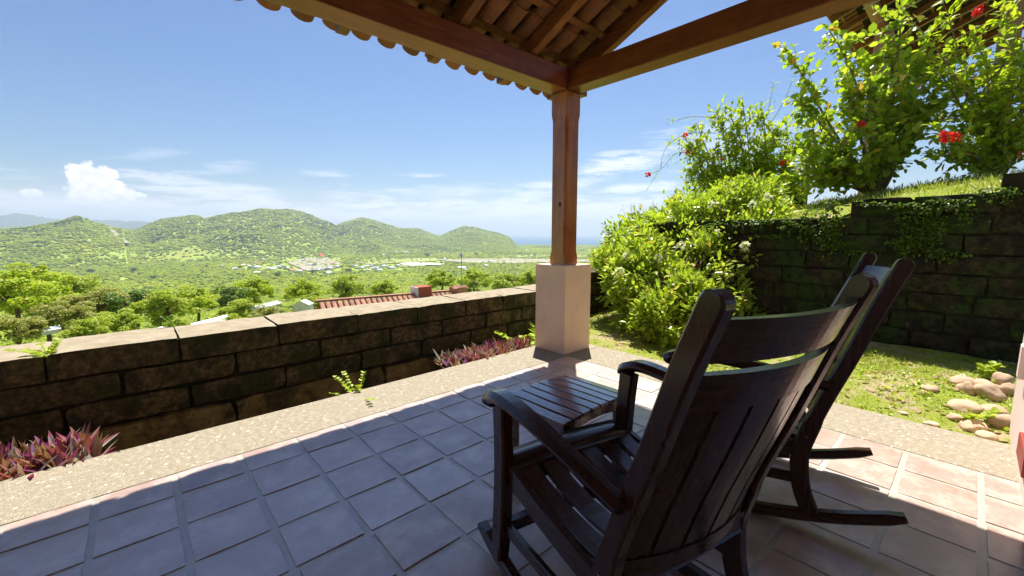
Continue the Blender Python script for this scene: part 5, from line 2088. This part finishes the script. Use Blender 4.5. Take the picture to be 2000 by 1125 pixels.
# separate dark trees standing in the valley
dark_trees = [(835, 497, 10, 'wide dark clump of trees beyond the airstrip, left of the smaller clump'), (930, 495, 8, 'dark round tree beyond the airstrip, right of the wide clump'), (944, 491, 5, 'small dark tree behind the round one'), (610, 529, 6, 'dark round tree among the town roofs'),
              (680, 527, 7, 'dark tree just left of the blue roofs'), (760, 505, 4, 'small dark tree beside the white hall'), (178, 528, 7, 'dark tree in front of the light valley woods at left'), (855, 530, 7, 'dark row of trees in front of the lime trees near the mast'),
              (300, 540, 5, 'dark little tree above the dense dark tree'), (262, 525, 8, 'bushy dark tree in the left valley'), (540, 535, 6, 'dark tree in front of the white roofs'), (1045, 497, 6, 'dark tree left of the wooden post')]
for i, (px, py, r, lab) in enumerate(dark_trees):
    tree(lab, px, py, min(vdepth(py + 5), 1700), r * 1.15, 'dark' if i != 9 else 'mid', rz=i, hs=.8, name='valley_tree', group='dark trees standing out in the valley')


# the continuous woodland: one object of scattered crowns (geometry nodes)
def blob_mesh(seed, mat, n=260):
    g = np.random.default_rng(seed)
    nsub = 9
    sub = rand_dirs(nsub, .2, g) * g.uniform(.2, .7, (nsub, 1))
    idx = g.integers(0, nsub, n)
    d = rand_dirs(n, .3, g)
    p = sub[idx] + d * .40
    p[:, 2] *= .62
    acc = Acc()
    # a solid lumpy core keeps the crown opaque
    bm = bmesh.new()
    bmesh.ops.create_icosphere(bm, subdivisions=2, radius=.72)
    V = []
    for v in bm.verts:
        k = 1 + .30 * mnoise.noise(v.co * 2.2 + Vector((seed * 3.1, 0, 0)))
        V.append((v.co.x * k, v.co.y * k, v.co.z * k * .62))
    F = np.array([[q.index for q in f.verts] for f in bm.faces])
    bm.free()
    acc.add(np.array(V), F)
    leaves_mesh(acc, LEAF_CLUMP, p, np.cross(d + g.normal(size=(n, 3)) * .5, g.normal(size=(n, 3))), g.uniform(.16, .34, n), g.uniform(-.6, .6, n))
    o = D.objects.new('canopy_source', acc.build('canopy_source', M[mat], make=False))
    return o


def scatter(name, label, protos, P, S, ids, cat='woodland'):
    me = D.meshes.new(name)
    me.vertices.add(len(P))
    me.vertices.foreach_set('co', np.asarray(P, np.float32).ravel())
    a = me.attributes.new('sz', 'FLOAT', 'POINT'); a.data.foreach_set('value', np.asarray(S, np.float32))
    a = me.attributes.new('pid', 'INT', 'POINT'); a.data.foreach_set('value', np.asarray(ids, np.int32))
    a = me.attributes.new('rz', 'FLOAT', 'POINT'); a.data.foreach_set('value', rng.uniform(0, 6.28, len(P)).astype(np.float32))
    me.update()
    o = D.objects.new(name, me)
    link(o)
    tag(o, label, cat, kind='stuff')
    ng = D.node_groups.new(name + '_scatter', 'GeometryNodeTree')
    ng.interface.new_socket(name='Geometry', in_out='INPUT', socket_type='NodeSocketGeometry')
    ng.interface.new_socket(name='Geometry', in_out='OUTPUT', socket_type='NodeSocketGeometry')
    N = ng.nodes
    gi, go = N.new('NodeGroupInput'), N.new('NodeGroupOutput')
    join = N.new('GeometryNodeJoinGeometry')
    def named(nm, ty):
        q = N.new('GeometryNodeInputNamedAttribute'); q.data_type = ty; q.inputs[0].default_value = nm; return q.outputs[0]
    for k, pr_ in enumerate(protos):
        iop = N.new('GeometryNodeInstanceOnPoints')
        oi = N.new('GeometryNodeObjectInfo'); oi.inputs[0].default_value = pr_
        cmp_ = N.new('FunctionNodeCompare'); cmp_.data_type = 'INT'; cmp_.operation = 'EQUAL'
        ng.links.new(named('pid', 'INT'), cmp_.inputs[2]); cmp_.inputs[3].default_value = k
        cx = N.new('ShaderNodeCombineXYZ')
        ng.links.new(named('rz', 'FLOAT'), cx.inputs[2])
        e2r = N.new('FunctionNodeEulerToRotation')
        ng.links.new(cx.outputs[0], e2r.inputs[0])
        ng.links.new(gi.outputs[0], iop.inputs['Points'])
        ng.links.new(cmp_.outputs[0], iop.inputs['Selection'])
        ng.links.new(oi.outputs['Geometry'], iop.inputs['Instance'])
        ng.links.new(e2r.outputs[0], iop.inputs['Rotation'])
        ng.links.new(named('sz', 'FLOAT'), iop.inputs['Scale'])
        ng.links.new(iop.outputs[0], join.inputs[0])
    ng.links.new(join.outputs[0], go.inputs[0])
    md = o.modifiers.new('scatter', 'NODES')
    md.node_group = ng
    return o


def woodland():
    g = np.random.default_rng(55)
    az0 = math.atan2(FW.y, FW.x)
    protos = [blob_mesh(1, 'far_leaf'), blob_mesh(2, 'far_leaf'), blob_mesh(3, 'far_leaf_dark'), blob_mesh(4, 'tree_leaf_lime'), blob_mesh(5, 'tree_leaf')]
    P, S, I = [], [], []
    bands = [(13, 60, 5600, (.7, 1.8), (0, 0, .03, .57, .40)), (60, 260, 8500, (1.6, 3.9), (.1, .1, .04, .46, .30)), (260, 800, 26000, (2.2, 4.8), (.18, .16, .05, .42, .19)),
             (800, 1750, 30000, (3.0, 6.0), (.30, .30, .10, .20, .10)), (1750, 3400, 120000, (3.0, 7.0), (.46, .40, .05, .09, 0))]
    for r0, r1, n, sz, pr_ in bands:
        az = g.uniform(az0 - .42, az0 + 1.05, n)
        r = np.sqrt(g.uniform(r0 ** 2, r1 ** 2, n))
        x = CAM.x + r * np.cos(az); y = CAM.y + r * np.sin(az)
        z = terrain_h(az, r)
        s = g.uniform(*sz, n)
        if r0 >= 260:
            dn = fbm(x, y, .004 if r0 > 1000 else .007, 3, 4.4)
            keep = (dn + .5 * fbm(x, y, .02, 2, 1.4)) > g.uniform(-1.0, -.22, n) if r0 > 1700 else dn > g.uniform(-.6, .0, n)
        else:
            keep = np.ones(n, bool)
        # keep town, strips and sea clear
        v = np.stack([x - CAM.x, y - CAM.y, z - CAM.z], -1)
        dd = v @ np.array(FW)
        px = 1000 + F_PX * (v @ np.array(RT)) / dd
        py = 562.5 - F_PX * (v @ np.array(UP)) / dd
        def rect(a, b, c, d): return (px > a) & (px < b) & (py > c) & (py < d)
        clear = rect(845, 1160, 505, 515) | rect(550, 670, 503, 531) | rect(685, 790, 514, 530) | rect(778, 870, 511, 521) | rect(470, 560, 515, 528)
        clear = clear | (rect(690, 855, 503, 514) & (g.uniform(0, 1, n) < .8)) | (rect(960, 1160, 495, 504) & (g.uniform(0, 1, n) < .7)) | (rect(190, 460, 491, 505) & (g.uniform(0, 1, n) < .6))
        clear = clear & ~((g.uniform(0, 1, n) < .10))
        keep &= ~clear
        keep &= z > VALLEY - 2.5
        # roofs below the wall stay visible
        near_clear = (r < 26) & (px > 560) & (px < 940)
        keep &= ~near_clear
        keep &= ~((r < 30) & (px > 1150))
        zz = z + s * (.25 if r0 > 100 else .7)
        # patches of one kind
        kn = fbm(x, y, .02 if r0 < 300 else .003, 2, 8.8)
        pid = g.choice(5, n, p=np.array(pr_) / sum(pr_))
        if r0 > 1700:
            dk = dn + .6 * fbm(x, y, .012, 3, 6.1)
            pid = np.where(dk > .12 + g.normal(size=n) * .06, g.choice([0, 2, 2, 1], n), g.choice([0, 1, 3, 4, 4], n))
        if r0 < 800:
            pid = np.where((kn > .18) & (g.uniform(0, 1, n) < .7), 3, pid)
            pid = np.where((kn < -.28) & (g.uniform(0, 1, n) < .35), 2, pid)
        P.append(np.stack([x, y, zz], -1)[keep]); S.append(s[keep]); I.append(pid[keep])
    scatter('woodland', 'continuous green woodland covering the slope, valley and hills', protos, np.concatenate(P), np.concatenate(S), np.concatenate(I))
woodland()


# ------------------------------------------------------------------ haze
def haze():
    m = D.materials.new('haze')
    m.use_nodes = True
    t = NT(m.node_tree)
    t.n.clear()
    out = t.new('ShaderNodeOutputMaterial')
    v = t.new('ShaderNodeVolumePrincipled')
    v.inputs['Color'].default_value = (.72, .86, 1.0, 1)
    v.inputs['Density'].default_value = 1.4e-4
    v.inputs['Anisotropy'].default_value = .3
    t.l.new(v.outputs[0], out.inputs['Volume'])
    o = bm_obj('haze', box_bm(-43500, 43500, -43500, 43500, -120, 420), m)
    tag(o, 'thin pale blue haze over the valley and the sea', 'haze', kind='stuff')
haze()
